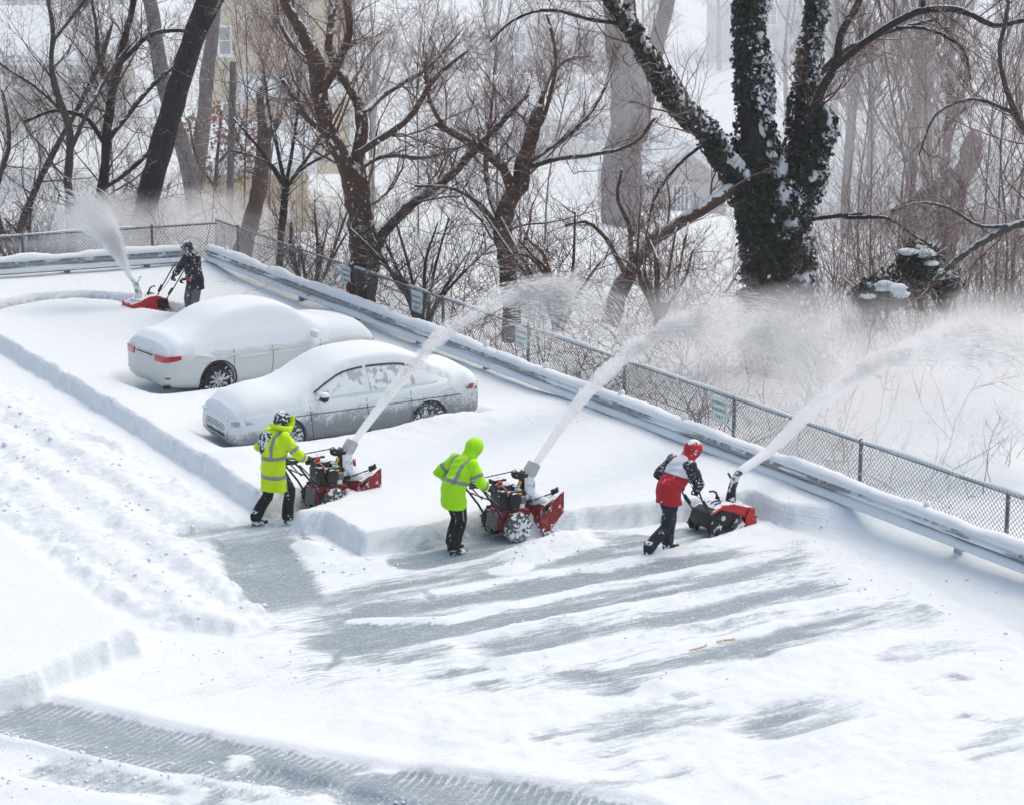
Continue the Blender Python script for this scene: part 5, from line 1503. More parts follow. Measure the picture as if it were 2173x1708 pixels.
CARB = car('white_sedan', CAR2[0], CAR2[1], 'white sedan under thick snow with red tail lights showing',
           car_paint('white_paint', (0.58, 0.62, 0.61), 0.0, False), 0, .20, (.26, .13), 0)
# ------------------------------------------------------------------ SNOW BLOWERS
M_REDM = mat('red_machine_paint', (0.25, 0.014, 0.020), 0.5, 0, 0.45, 9, snow=0.14, sscale=14, fleck=0.36, fscale=18)
M_REDS = mat('snowy_red_plastic', (0.50, 0.022, 0.03), 0.4, 0, 0.2, 9, snow=0.20, sscale=16, fleck=0.16, fscale=14)
M_ENG = mat('black_engine', (0.012, 0.012, 0.014), 0.5, 0, 0.4, 14, snow=0.12, sscale=18, fleck=0.13, fscale=16)
M_CHUTE = mat('grey_chute', (0.50, 0.51, 0.52), 0.5, 0, 0.15, 9, snow=0.15, fleck=0.15, fscale=12)
M_CHUTEB = mat('black_chute', (0.014, 0.015, 0.018), 0.5, 0, 0.2, 9, snow=0.30, sscale=12, fleck=0.50, fscale=9)
M_CHUTES = mat('frosted_chute', (0.30, 0.31, 0.33), 0.5, 0, 0.2, 9, snow=0.2, fleck=0.7, fscale=8)
M_BAR = mat('black_tube', (0.015, 0.015, 0.017), 0.5, 0, 0.2, 9, snow=0.10, sscale=20, fleck=0.12, fscale=16)
M_GREYM = mat('grey_metal', (0.16, 0.16, 0.17), 0.5, 0.4, 0.3, 12, fleck=0.3, fscale=14)
M_YEL = mat('yellow_cap', (0.72, 0.36, 0.01), 0.5); M_REDC = mat('red_cap', (0.55, 0.02, 0.02), 0.5)
M_STK = mat('white_label', (0.70, 0.71, 0.70), 0.5); M_GRN = mat('green_label', (0.05, 0.35, 0.22), 0.5); M_COP = mat('orange_cable', (0.55, 0.25, 0.14), 0.5)
M_BLUE = mat('blue_label', (0.03, 0.06, 0.28), 0.5)
M_SNOWTYRE = mat('snow_packed_tyre', (0.10, 0.10, 0.105), 0.85, 0, 0.4, 10, fleck=0.62, fscale=16)
def blower_wheel(par, x, y, r, w, m_t, m_r, lugs=16):
    wh = empty('wheel', (x, y, r)); wh.parent = par
    ty = MB().lathe([(r * .52, -w / 2), (r * .85, -w / 2), (r * .95, -w * .4), (r * .97, 0), (r * .95, w * .4), (r * .85, w / 2), (r * .52, w / 2)], (0, 0, 0), 'y', 28)
    for j in range(lugs):
        a = 2 * math.pi * j / lugs; s = 1 if j % 2 else -1
        rot = Matrix.Rotation(-a, 3, 'Y') @ Matrix.Rotation(s * .5, 3, 'X')
        ty.box((r * .97 * math.cos(a), s * w * .22, r * .97 * math.sin(a)), (.03, w * .55, .03), rot)
    ty.build('tyre', m_t, wh, angle=40)
    s = 1 if y > 0 else -1
    MB().lathe([(r * .54, s * w * .42), (r * .5, s * w * .2), (r * .15, s * w * .25), (.03, s * w * .52)], (0, 0, 0), 'y', 24).build('rim', m_r, wh)
    return wh
def two_stage(pos, yaw, label, grips_z=.98, grips_x=-.86):
    r = empty('snow_blower', pos, yaw, label, 'snow blower', 'black and red two stage snow blowers')
    for y in (.29, -.29): blower_wheel(r, 0, y, .225, .15, M_SNOWTYRE if y < 0 else M_TYRE, M_SNOW if y < 0 else M_REDM)
    # red tub
    tb_ = MB().prism([(-.24, .18), (.30, .16), (.36, .40), (.18, .47), (-.16, .47), (-.26, .38)], -.16, .16).mesh('chassis'); fix_normals(tb_)
    link('chassis', tb_, M_REDM, r, bevel=.02)
    MB().box((-.265, 0, .30), (.04, .26, .22), Matrix.Rotation(.15, 3, 'Y')).build('rear_cover', M_GREYM, r, bevel=.01)
    # bucket: back, top and the two tall side plates
    def arc(n=9): return [(.40 + .10 * (1 - math.sin(a)), .06 + .50 * (1 - math.cos(a)) * .98) for a in np.linspace(.1, 1.55, n)]
    bp = [(.74, .055), (.47, .05), (.40, .12), (.37, .26), (.39, .40), (.46, .50), (.60, .56), (.74, .575), (.74, .56), (.60, .545), (.47, .485), (.405, .39), (.385, .26), (.415, .13), (.475, .065), (.74, .07)]
    bm_ = MB().prism(bp, -.355, .355).mesh('bucket'); fix_normals(bm_); link('bucket', bm_, M_REDM, r, angle=30)
    for s in (1, -1):
        sp = MB().prism([(.38, .10), (.47, .035), (.82, .03), (.83, .12), (.83, .66), (.80, .665), (.66, .56), (.52, .43), (.40, .30)], s * .36 - .006, s * .36 + .006).mesh('side_plate'); fix_normals(sp)
        link('side_plate', sp, M_REDM, r, angle=30)
        MB().box((.52, s * .378, .05), (.22, .03, .07)).build('skid_shoe', M_GREYM, r, bevel=.01)
    au = MB().tube([(.58, -.34, .28), (.58, .34, .28)], .03, 10)
    V = []; F = []; n = 44
    for i in range(n):
        y = -.33 + .66 * i / (n - 1); a = (abs(y) * 18) * (1 if y > 0 else -1)
        for rr_ in (.09, .19):
            for dy in (-.006, .006): V.append((.58 + rr_ * math.cos(a), y + dy, .28 + rr_ * math.sin(a)))
    for i in range(n - 1):
        b = i * 4; F += [[b, b + 2, b + 6, b + 4], [b + 1, b + 5, b + 7, b + 3], [b + 2, b + 3, b + 7, b + 6]]
    au.add(V, [np.array(F)]); au.build('auger', M_REDM, r, angle=30)
    MB().ball((.55, .03, .53), (.17, .34, .12), 18, 10, noise=.06).ball((.70, -.10, .40), (.12, .24, .14), 14, 8, noise=.08).build('snow_heap', M_SNOW, r, angle=180)
    # engine
    en = MB().box((.02, 0, .61), (.40, .34, .28)).box((-.04, .03, .79), (.26, .26, .11)).box((.10, -.06, .78), (.14, .16, .09)).box((-.16, -.10, .70), (.12, .14, .16)); eo = en.build('engine', M_ENG, r, bevel=.025)
    MB().tube([(.02, -.17, .62), (.02, -.225, .62)], .11, 18).build('recoil_cover', M_ENG, eo, angle=40, bevel=.006)
    MB().box((-.05, .15, .86), (.24, .16, .08)).build('fuel_tank', M_ENG, eo, bevel=.02)
    MB().tube([(-.13, -.02, .85), (-.13, -.02, .90)], .04, 12).build('fuel_cap', M_REDC, eo)
    MB().box((.16, -.16, .60), (.14, .12, .13)).build('muffler', M_GREYM, eo, bevel=.02)
    MB().box((.10, -.150, .79), (.09, .012, .055)).build('sticker', M_STK, eo); MB().box((.10, -.158, .80), (.07, .006, .02)).build('sticker', M_GRN, eo)
    MB().box((.14, -.215, .52), (.08, .03, .06)).build('sticker', M_STK, eo)
    MB().tube([(.15, -.12, .82), (.17, -.13, .88)], .025, 10).build('oil_cap', M_YEL, eo); MB().box((.12, -.185, .70), (.07, .02, .03)).build('clip', M_YEL, eo)
    MB().tube([(-.20, -.06, .84), (-.17, -.13, .86), (-.12, -.18, .80), (-.10, -.185, .70)], .010, 6).build('cable', M_COP, eo)
    MB().ball((-.04, .03, .85), (.11, .10, .02), 12, 6, noise=.1).build('snow_patch', M_SNOW, eo, angle=180)
    # chute with tilted deflector
    MB().lathe([(.13, .50), (.13, .55), (.11, .56)], (.40, 0, 0), 'z', 20).build('chute_ring', M_BLACK, r)
    def chan(pts, w_, d_, open_front=True):
        mb = MB(); V = []
        for (x, z, ang, ww, dd) in pts:
            c, s = math.cos(ang), math.sin(ang)
            for (u, v) in ((-dd, -ww), (-dd, ww), (dd, ww), (dd, -ww)):
                V.append((x + u * c, v, z - u * s))
        n = len(pts); F = [[i * 4 + j, i * 4 + (j + 1) % 4, (i + 1) * 4 + (j + 1) % 4, (i + 1) * 4 + j] for i in range(n - 1) for j in range(4)]
        mb.add(V, [np.array(F), np.array([[3, 2, 1, 0]]), np.array([[(n - 1) * 4 + j for j in range(4)]])]); return mb
    ch = chan([(.40, .54, 0, .095, .10), (.40, .64, .02, .09, .095), (.40, .80, .06, .085, .085), (.42, .91, .25, .085, .075)], 0, 0)
    co = ch.build('chute', M_CHUTES, r, bevel=.02)
    MB().box((.335, 0, .76), (.10, .16, .40)).build('chute_guard', M_ENG, co, bevel=.03)
    MB().box((.31, -.086, .80), (.045, .012, .20)).build('sticker', M_STK, co)
    de = chan([(.42, .90, .25, .09, .075), (.47, .97, .50, .095, .07), (.55, 1.08, .66, .095, .06)], 0, 0)
    de.build('deflector', M_CHUTE, co, bevel=.012)
    MB().ball((.25, .02, .95), (.12, .11, .08), 16, 10, noise=.04).build('chute_motor', M_ENG, co, angle=180)
    MB().tube([(-.66, .06, .98), (.16, .04, 1.0)], .011, 8).build('control_rod', M_BAR, r)
    # clearing tool clipped on the bucket
    tl = MB().tube([(.36, -.20, .57), (.70, -.24, .63)], .014, 8); tl.build('tool_handle', M_BAR, r)
    MB().box((.74, -.25, .66), (.14, .03, .10), Matrix.Rotation(-.3, 3, 'Y')).build('tool_blade', M_CHUTEB, r, bevel=.012)
    # handlebars
    for s in (1, -1):
        MB().tube([(-.22, s * .22, .30), (-.34, s * .25, .52), (-.62, s * .27, .88), (-.72, s * .27, grips_z), (grips_x, s * .27, grips_z)], .017, 10).build('handlebar', M_BAR, r)
        MB().tube([(grips_x + .16, s * .27, grips_z), (grips_x - .02, s * .27, grips_z)], .023, 10).build('grip', M_BLACK, r)
        MB().tube([(-.70, s * .27, grips_z + .05), (-.84, s * .26, grips_z + .085), (-.90, s * .25, grips_z + .07)], .010, 8).build('control_lever', M_BAR, r)
        MB().tube([(-.30, s * .20, .60), (-.58, s * .20, .90)], .012, 8).build('brace', M_GREYM, r)
    MB().tube([(-.50, -.27, .73), (-.50, .27, .73)], .014, 8).build('cross_bar', M_BAR, r)
    pn = MB().box((-.66, 0, grips_z + .0), (.16, .50, .07), Matrix.Rotation(-.25, 3, 'Y')); po = pn.build('control_panel', M_ENG, r, bevel=.02)
    for y in (-.15, -.05, .08): MB().tube([(-.66, y, grips_z + .02), (-.64, y, grips_z + .12)], .010, 8).build('lever', M_BAR, po)
    MB().ball((-.66, 0, grips_z + .05), (.07, .2, .025), 12, 6, noise=.1).build('snow_patch', M_SNOW, po, angle=180)
    return r
def single_stage(pos, yaw, label, chute_m, bar_x=-.80, bar_z=.95, redside=False):
    r = empty('snow_thrower', pos, yaw, label, 'snow blower')
    # black side shells and a sloping red hood that ends in a wide scoop
    bd = MB().prism([(-.34, .12), (.20, .07), (.40, .05), (.44, .12), (.42, .30), (.20, .40), (-.10, .44), (-.34, .36), (-.38, .24)], -.215, .215).mesh('lower_body'); fix_normals(bd)
    lo = link('lower_body', bd, M_REDS if redside else M_BLACK, r, bevel=.03)
    if redside:
        for y in (.222, -.222):
            vp = MB().prism([(-.36, .20), (-.10, .14), (-.06, .34), (-.20, .40), (-.34, .35)], y - .01, y + .01).mesh('vent_panel'); fix_normals(vp); link('vent_panel', vp, M_BLACK, lo, bevel=.006)
    MB().tube([(-.06, -.222, .25), (-.06, -.232, .25)], .04, 14).build('starter_cap', M_STK, lo)
    for i in range(5): MB().box((-.27 + .05 * i, -.22, .34), (.022, .012, .09)).build('vent_slot', M_ENG, lo)
    hd = MB().prism([(-.30, .36), (-.08, .46), (.14, .45), (.36, .37), (.52, .34), (.56, .30), (.55, .24), (.40, .17), (.16, .30), (-.1, .39), (-.30, .33)], -.235, .235).mesh('hood'); fix_normals(hd)
    ho = link('hood', hd, M_REDS, r, bevel=.03)
    MB().ball((.30, .02, .385), (.15, .17, .03), 14, 8, noise=.15).build('snow_patch', M_SNOW, ho, angle=180)
    MB().tube([(-.14, -.10, .455), (-.05, -.13, .47), (.02, -.06, .475), (-.05, 0, .47), (-.14, -.02, .46)], .012, 8).build('sticker_ring', M_BLUE, ho)
    MB().tube([(.02, .04, .475), (.04, .04, .52)], .035, 12).build('fuel_cap', M_BLACK, ho)
    hs = MB().prism([(.34, .05), (.56, .05), (.57, .10), (.52, .34), (.44, .33), (.36, .22)], -.27, -.255).mesh('scoop_side'); fix_normals(hs); link('scoop_side', hs, M_REDS, r, bevel=.005)
    hs = MB().prism([(.34, .05), (.56, .05), (.57, .10), (.52, .34), (.44, .33), (.36, .22)], .255, .27).mesh('scoop_side'); fix_normals(hs); link('scoop_side', hs, M_REDS, r, bevel=.005)
    pd_ = MB()
    for j in range(3):
        a = j * 2.1; pd_.box((.46 + .07 * math.cos(a), 0, .17 + .07 * math.sin(a)), (.16, .48, .02), Matrix.Rotation(-a, 3, 'Y'))
    pd_.build('paddle', M_BLACK, r)
    for y in (.24, -.24): blower_wheel(r, -.24, y, .125, .07, M_TYRE, M_GREYM, 10)
    for y in (.25, -.25): blower_wheel(r, .22, y, .10, .06, M_SNOWTYRE, M_SNOW, 10)
    # chute
    V = MB()
    V.tube([(.26, 0, .40), (.27, 0, .54), (.30, 0, .66), (.34, 0, .74)], [(.085, .085), (.07, .075), (.062, .068), (.06, .065)], 10, ref=(0, 1, 0))
    co = V.build('chute', chute_m, r, angle=50)
    MB().tube([(.33, 0, .73), (.37, 0, .80), (.43, 0, .86)], [(.068, .05), (.07, .045), (.07, .035)], 10, ref=(0, 1, 0)).build('deflector', chute_m, co, angle=50)
    MB().tube([(.28, 0, .74), (.22, 0, .85), (.19, 0, .88)], .018, 8).build('deflector_handle', chute_m, co)
    MB().tube([(.05, .02, .46), (-.02, .02, .60), (-.08, .02, .63), (-.14, .02, .63)], .018, 8).build('chute_handle', M_BAR, r)
    # U shaped handle
    for s in (1, -1):
        MB().tube([(-.28, s * .20, .30), (-.45, s * .23, .52), (bar_x + .05, s * .24, bar_z - .03)], .014, 8).build('handlebar', M_BAR, r)
        MB().tube([(-.36, s * .22, .44), (-.46, s * .23, .58)], .025, 10).build('handle_knob', M_BLACK, r)
    MB().tube([(bar_x + .05, -.24, bar_z - .03), (bar_x, -.20, bar_z), (bar_x - .015, 0, bar_z), (bar_x, .20, bar_z), (bar_x + .05, .24, bar_z - .03)], .016, 8).build('cross_bar', M_BAR, r)
    MB().tube([(bar_x + .12, -.22, bar_z - .02), (bar_x + .05, -.18, bar_z + .05), (bar_x + .05, .18, bar_z + .05), (bar_x + .12, .22, bar_z - .02)], .008, 6).build('control_bail', M_GREYM, r)
    MB().tube([(bar_x + .10, 0, bar_z - .02), (-.4, .05, .62), (-.2, .04, .46)], .006, 6).build('cable', M_BAR, r)
    return r

# ------------------------------------------------------------------ PEOPLE
M_HIVIS = mat('hi_vis_yellow', (0.60, 0.88, 0.0), 0.7, 0, 0.16, 5, bump=.9, bscale=6, fleck=0.07, fscale=24)
M_HIVISG = mat('hi_vis_lime', (0.40, 0.86, 0.0), 0.7, 0, 0.16, 5, bump=.9, bscale=6)
M_BAND = mat('reflective_grey', (0.25, 0.26, 0.29), 0.45, 0, 0.15, 12, fleck=.12, fscale=20)
M_TROUS = mat('black_trousers', (0.010, 0.010, 0.013), 0.85, 0, 0.4, 9, .4, 10, fleck=0.30, fscale=20)
M_BOOT = mat('black_boots', (0.012, 0.012, 0.013), 0.7, 0, 0.3, 9, snow=.14, sscale=18, fleck=0.58, fscale=17)
M_GLOVE = mat('black_gloves', (0.015, 0.015, 0.018), 0.8, fleck=.22, fscale=20)
M_GLOVER = mat('red_gloves', (0.45, 0.01, 0.03), 0.8, fleck=.1)
M_SKIN = mat('skin', (0.45, 0.26, 0.19), 0.55, 0, 0.12, 6)
M_EYE = mat('eye', (0.03, 0.02, 0.02), 0.2)
M_HAT = mat('snowy_grey_hat', (0.035, 0.035, 0.04), 0.9, 0, .3, 9, snow=.08, sscale=30, fleck=0.62, fscale=26)
M_DARKSNOWY = mat('snowy_black_cloth', (0.016, 0.018, 0.024), 0.8, 0, .3, 9, snow=.10, sscale=26, fleck=0.60, fscale=20)
M_NAVY = mat('snowy_navy_sleeve', (0.014, 0.017, 0.034), 0.8, 0, .3, 9, snow=.06, sscale=26, fleck=0.38, fscale=40)
M_REDJ = mat('red_jacket', (0.47, 0.010, 0.022), 0.75, 0, 0.18, 5, .4, 8, snow=.05, sscale=16, fleck=0.13, fscale=15)
M_REDH = mat('snowy_red_hood', (0.52, 0.015, 0.025), 0.75, 0, 0.2, 6, .4, 9, snow=.30, sscale=12, fleck=0.24, fscale=9)
M_WHITEJ = mat('white_jacket_panel', (0.70, 0.71, 0.80), 0.75, 0, 0.06, 6, .3, 8)
M_BLACKJ = mat('black_parka', (0.010, 0.011, 0.016), 0.7, 0, 0.4, 7, .4, 8, snow=.08, sscale=18, fleck=0.34, fscale=16)
M_GREYTR = mat('grey_trousers', (0.12, 0.12, 0.145), 0.85, 0, 0.3, 6, fleck=.34, fscale=9)
V3 = lambda *a: np.array(a, dtype=float)
def hand(par, m_, wrist, grip, ax, name='glove', scale=1.0):
    """a gloved hand closed round a bar that runs along ax through grip"""
    ax = norm(np.array(ax, float)); w = np.array(wrist, float); g = np.array(grip, float)
    fw = norm(g - w); fw = norm(fw - ax * (fw @ ax)) if abs(fw @ ax) < .9 else norm(np.cross(ax, [0, 1.0, 0]))
    upv = np.cross(ax, fw)
    if upv[2] < 0: upv = -upv
    mb = MB()
    palm = g - fw * .030 + upv * .030
    mb.tube([w, w * .4 + palm * .6, palm, palm + fw * .035 + upv * .004], [(.034, .030), (.040, .030), (.046, .022), (.042, .018)], 10, ref=ax)
    for i, (o_, ln) in enumerate(((-.036, 1.0), (-.012, 1.12), (.012, 1.05), (.036, .88))):
        k0 = g + ax * o_
        rad = .030 + .002 * ln
        pts = [k0 - fw * .012 + upv * .036]
        for a in np.linspace(1.25, -1.7 * ln, 5): pts.append(k0 + (fw * math.cos(a) + upv * math.sin(a)) * rad)
        mb.tube(pts, [.0125, .0125, .012, .0115, .011, .0095], 7)
    s = 1 if w[1] < g[1] + 1e9 and par is not None and g[1] < 0 else -1
    th = [palm - upv * .004 + ax * .036 * s, palm + ax * .056 * s - upv * .022 + fw * .012, g + ax * .050 * s - upv * .034 - fw * .002, g + ax * .034 * s - upv * .038 + fw * .020]
    mb.tube(th, [.014, .014, .012, .009], 7)
    return blob(name, mb, m_, par, .0075, 1)
def band(src, co, no, hw, m_, par, region=None, name='reflective_band', off=.005):
    co = np.array(co, float); no = norm(np.array(no, float))
    bm = bmesh.new(); bm.from_mesh(src.data)
    ge = lambda: bm.verts[:] + bm.edges[:] + bm.faces[:]
    bmesh.ops.bisect_plane(bm, geom=ge(), plane_co=Vector(co + no * hw), plane_no=Vector(no), clear_outer=True)
    bmesh.ops.bisect_plane(bm, geom=ge(), plane_co=Vector(co - no * hw), plane_no=Vector(-no), clear_outer=True)
    if region: bmesh.ops.delete(bm, geom=[f for f in bm.faces if not region(f.calc_center_median())], context='FACES')
    bm.normal_update()
    for v in bm.verts: v.co += v.normal * off
    me = bpy.data.meshes.new(name); bm.to_mesh(me); bm.free()
    if len(me.polygons) == 0: return None
    return link(name, me, m_, par, angle=180)
def head_mesh(mb, c, look):
    """skull, jaw, nose, ears, brow, joined to a neck"""
    fx = norm(np.array(look, float)); c = np.array(c, float); lf_ = norm(np.cross([0, 0, 1.0], fx)); upv = np.cross(fx, lf_)
    rot = np.stack([fx, lf_, upv], 1)
    def at(x, y, z): return c + rot @ np.array([x, y, z])
    mb.ball(at(-.01, 0, .02), (.098, .076, .105), 14, 10, rot)
    mb.ball(at(.032, 0, -.055), (.062, .055, .065), 12, 8, rot)
    mb.ball(at(.095, 0, -.015), (.022, .014, .026), 8, 6, rot); mb.ball(at(.082, 0, .018), (.018, .012, .02), 8, 6, rot)
    mb.ball(at(.074, 0, .038), (.022, .05, .012), 10, 6, rot); mb.ball(at(.083, 0, -.066), (.012, .026, .010), 8, 6, rot)
    for s in (1, -1): mb.ball(at(-.005, s * .077, -.005), (.022, .012, .034), 8, 6, rot)
    return at
def person(pos, yaw, label, J, hem, st):
    r = empty('person', pos, yaw, label, 'person')
    pel, che, nek, hed = V3(*J['pelvis']), V3(*J['chest']), V3(*J['neck']), V3(*J['head'])
    look = J.get('look', (1, 0, -.35))
    # body: one continuous figure under the clothes
    b = MB()
    b.tube([pel - V3(0, 0, .06), pel + V3(0, 0, .1), (pel + che) / 2, che, nek - V3(.01, 0, .04)], [(.15, .10), (.16, .11), (.15, .11), (.17, .11), (.09, .08)], 12, ref=(0, 1, 0))
    b.tube([nek - V3(.02, 0, .08), nek, hed - V3(.02, 0, .02)], [.06, .055, .055], 10)
    at = head_mesh(b, hed, look)
    for s, n in ((1, 'L'), (-1, 'R')):
        b.tube([J['sh' + n], J['el' + n], J['wr' + n]], [.052, .042, .030], 9); b.ball(J['sh' + n], .06, 10, 8)
        b.tube([pel + V3(0, s * .09, 0), J['kn' + n], J['an' + n]], [.085, .055, .040], 10)
    bo_ = blob('body', b, M_SKIN, r, .014, 2)
    for s in (1, -1): MB().ball(at(.083, s * .032, .015), .011, 8, 6).build('eye', M_EYE, bo_)
    # trousers
    t_ = MB()
    t_.tube([pel + V3(0, 0, -.10), pel + V3(0, 0, .12)], [(.185, .14), (.18, .14)], 14, ref=(0, 1, 0))
    for s, n in ((1, 'L'), (-1, 'R')):
        k, a = V3(*J['kn' + n]), V3(*J['an' + n]); hp = pel + V3(0, s * .095, -.02)
        m1 = hp * .5 + k * .5 + V3(.01, 0, 0); m2 = k * .5 + a * .5 - V3(.012, 0, 0)
        t_.tube([hp, m1, k + V3(.012, 0, .02), k - V3(0, 0, .06), m2, a + V3(0, 0, .05), a + V3(0, 0, .0)], [(.115, .115), (.105, .11), (.088, .094), (.085, .09), (.088, .092), (.092, .098), (.08, .085)], 12, ref=(0, 1, 0))
    tr = blob('trousers', t_, st['trousers'], r, .016, 2)
    if st.get('piping'):
        for n in ('R',):
            k, a = V3(*J['kn' + n]), V3(*J['an' + n]); hp = pel + V3(0, -.095, -.1)
            band(tr, hp * .5 + k * .5, (1, 0, .15), .010, M_BAND, r, lambda c: c.y < -.17 and c.z > .52, 'trouser_stripe')
    # boots
    for s, n in ((1, 'L'), (-1, 'R')):
        a = V3(*J['an' + n]); d = V3(*J.get('toe' + n, (1, 0, -.05))); d = norm(d)
        bt = MB(); sole = V3(0, 0, -.045)
        bt.tube([a + V3(0, 0, .16), a + V3(0, 0, .06), a - d * .01 + V3(0, 0, -.01)], [.075, .068, .070], 12)
        bt.tube([a - d * .07 + sole, a + d * .05 + sole, a + d * .15 + sole, a + d * .21 + sole], [(.047, .05), (.052, .055), (.052, .042), (.034, .028)], 12, ref=(0, 1, 0))
        blob('boot', bt, M_BOOT, r, .012, 2)
    # jacket
    j = MB(); ax = norm(che - pel); hc = pel + V3(-.01, 0, hem - pel[2])
    w0 = st.get('hemw', .235)
    j.tube([hc, hc * .55 + pel * .45 + V3(0, 0, .02), pel + V3(0, 0, .14), (pel + che) / 2 + V3(0, 0, .05), che + V3(-.01, 0, .02), che * .45 + nek * .55 + V3(-.03, 0, .0), nek + V3(-.015, 0, .01)],
           [(w0, w0 * .80), (w0 * .97, w0 * .78), (.215, .175), (.22, .175), (.225, .165), (.185, .14), (.095, .095)], 18, ref=(0, 1, 0))
    for s, n in ((1, 'L'), (-1, 'R')):
        S, E, W_ = V3(*J['sh' + n]), V3(*J['el' + n]), V3(*J['wr' + n])
        j.ball(S, (.095, .095, .10), 12, 8)
        j.tube([S - V3(0, s * .03, -.01), S * .5 + E * .5, E, E * .55 + W_ * .45, W_ * .92 + E * .08], [.095, .088, .080, .078, .064], 12)
    ja = blob('jacket', j, st['jacket'], r, .016, 3)
    # creases pressed into the cloth
    for v in ja.data.vertices:
        c = v.co; n_ = math.sin(c.z * 34 + 3.2 * math.sin(c.y * 11 + c.x * 7 + hem * 9) + 2.5 * math.sin(c.x * 15)) * .005 + math.sin(c.z * 13 - 2.6 * math.sin(c.y * 9 + hem * 5) + 3 * c.x) * .008
        v.co += v.normal * n_
    # hands
    for n in ('L', 'R'):
        hand(r, st['gloves'], J['wr' + n], J['ha' + n], J['bar'], 'glove')
    return r, ja, at

def hood_shell(r, at, m_, cut=.055, scale=(.150, .128, .158), centre=(-.012, 0, .022), name='hood', extra=None):
    hb = MB(); c = at(*centre); rot = np.stack([at(1, 0, 0) - at(0, 0, 0), at(0, 1, 0) - at(0, 0, 0), at(0, 0, 1) - at(0, 0, 0)], 1)
    hb.ball(c, scale, 18, 12, rot)
    if extra is not None: hb.tube([at(-.02, 0, .01), (at(-.02, 0, .01) + V3(*extra)) / 2, V3(*extra) + V3(-.015, 0, -.03)], [(.118, .118), (.112, .115), (.13, .115)], 14, ref=(0, 1, 0))
    o = blob(name, hb, m_, r, .014, 3)
    if cut is not None:
        bm = bmesh.new(); bm.from_mesh(o.data)
        fx = at(1, 0, 0) - at(0, 0, 0)
        bmesh.ops.bisect_plane(bm, geom=bm.verts[:] + bm.edges[:] + bm.faces[:], plane_co=Vector(at(cut, 0, 0)), plane_no=Vector(norm(fx + .25 * (at(0, 0, 1) - at(0, 0, 0)) * -1)), clear_outer=True)
        bm.to_mesh(o.data); bm.free()
        so = o.modifiers.new('thick', 'SOLIDIFY'); so.thickness = .014; so.offset = -1
    return o
def armreg(J, n, a0, a1, rad=.14):
    S, E = (V3(*J[a0 + n]), V3(*J[a1 + n]))
    def f(c):
        p = np.array(c); t_ = np.clip((p - S) @ (E - S) / ((E - S) @ (E - S)), 0, 1)
        return np.linalg.norm(p - S - (E - S) * t_) < rad
    return f

HD = AL + R(7)                                        # heading of the three near machines
def face(pt, yaw, dx, dy): return pt + np.array([math.cos(yaw) * dx - math.sin(yaw) * dy, math.sin(yaw) * dx + math.cos(yaw) * dy, 0])
def ground_at(w, z=None): w = np.array(w, float); w[2] = gz(w) if z is None else z; return w

# man 1 with the far two stage machine
b1 = P(690, 1090); b1[2] = .03
two_stage(b1, HD, 'black and red snow blower at the left, half sunk behind a snow block')
p1 = P(584, 1117); p1[2] = .03
J1 = dict(pelvis=(0, 0, .92), chest=(.06, 0, 1.28), neck=(.11, 0, 1.49), head=(.17, 0, 1.63), shL=(.06, .20, 1.42), shR=(.09, -.20, 1.42),
          elL=(-.03, .37, 1.17), wrL=(.20, .31, 1.04), haL=(.27, .29, 1.00), elR=(.24, -.30, 1.17), wrR=(.40, -.27, 1.03), haR=(.47, -.26, .98),
          knL=(-.04, .13, .50), anL=(-.26, .14, .09), knR=(.20, -.12, .52), anR=(.15, -.13, .09), toeR=(1, -.25, -.05), toeL=(1, .05, -.05), bar=(1, 0, 0), look=(1, 0, -.3))
r1, j1, at1 = person(p1, HD, 'person in a long yellow hi vis parka with grey hat pushing a snow blower', J1, .56, dict(jacket=M_HIVIS, trousers=M_TROUS, gloves=M_GLOVE, hemw=.245, piping=True))
hb = MB(); hb.ball(at1(-.012, 0, .035), (.128, .110, .125), 16, 12); hb.ball(at1(-.05, 0, -.03), (.09, .10, .08), 14, 8)
blob('hat', hb, M_HAT, r1, .013, 2)
hm = MB(); hm.tube([at1(-.13, .09, -.10), at1(-.10, -.10, -.10), at1(.05, -.15, -.10), at1(.13, -.07, -.05)], [.035, .04, .045, .05], 10); hm.tube([at1(.07, -.14, -.13), at1(.12, -.10, .02), at1(.10, -.08, .12)], [(.035, .05), (.022, .06), (.016, .03)], 10)
hm.tube([at1(-.13, .09, -.10), at1(.0, .14, -.10), at1(.12, .08, -.05)], [.035, .045, .045], 10)
blob('hood', hm, M_HIVIS, r1, .013, 2)
bp_ = MB(); bp_.ball((-.09, .10, 1.33), (.075, .13, .15), 14, 10); bp_.ball((-.10, .13, 1.20), (.06, .075, .12), 12, 8); bp_.ball((-.06, .06, 1.42), (.08, .12, .07), 12, 8)
blob('shoulder_panel', bp_, M_DARKSNOWY, r1, .014, 2)
tors = lambda c: abs(c.y) < .26 and c.x < .30 and not armreg(J1, 'R', 'sh', 'el', .10)(c) and not armreg(J1, 'L', 'sh', 'el', .10)(c) and not armreg(J1, 'R', 'el', 'wr', .10)(c) and not armreg(J1, 'L', 'el', 'wr', .10)(c)
band(j1, (0, 0, 1.10), (-.1, 0, 1), .028, M_BAND, r1, tors); band(j1, (0, 0, .80), (0, 0, 1), .028, M_BAND, r1, tors)
band(j1, (0, -.115, 1.25), (0, 1, 0), .025, M_BAND, r1, lambda c: c.z > 1.12 and c.x < .25 and c.z < 1.52)
band(j1, (0, .115, 1.25), (0, 1, 0), .025, M_BAND, r1, lambda c: c.z > 1.12 and c.x > .05 and c.z < 1.52)
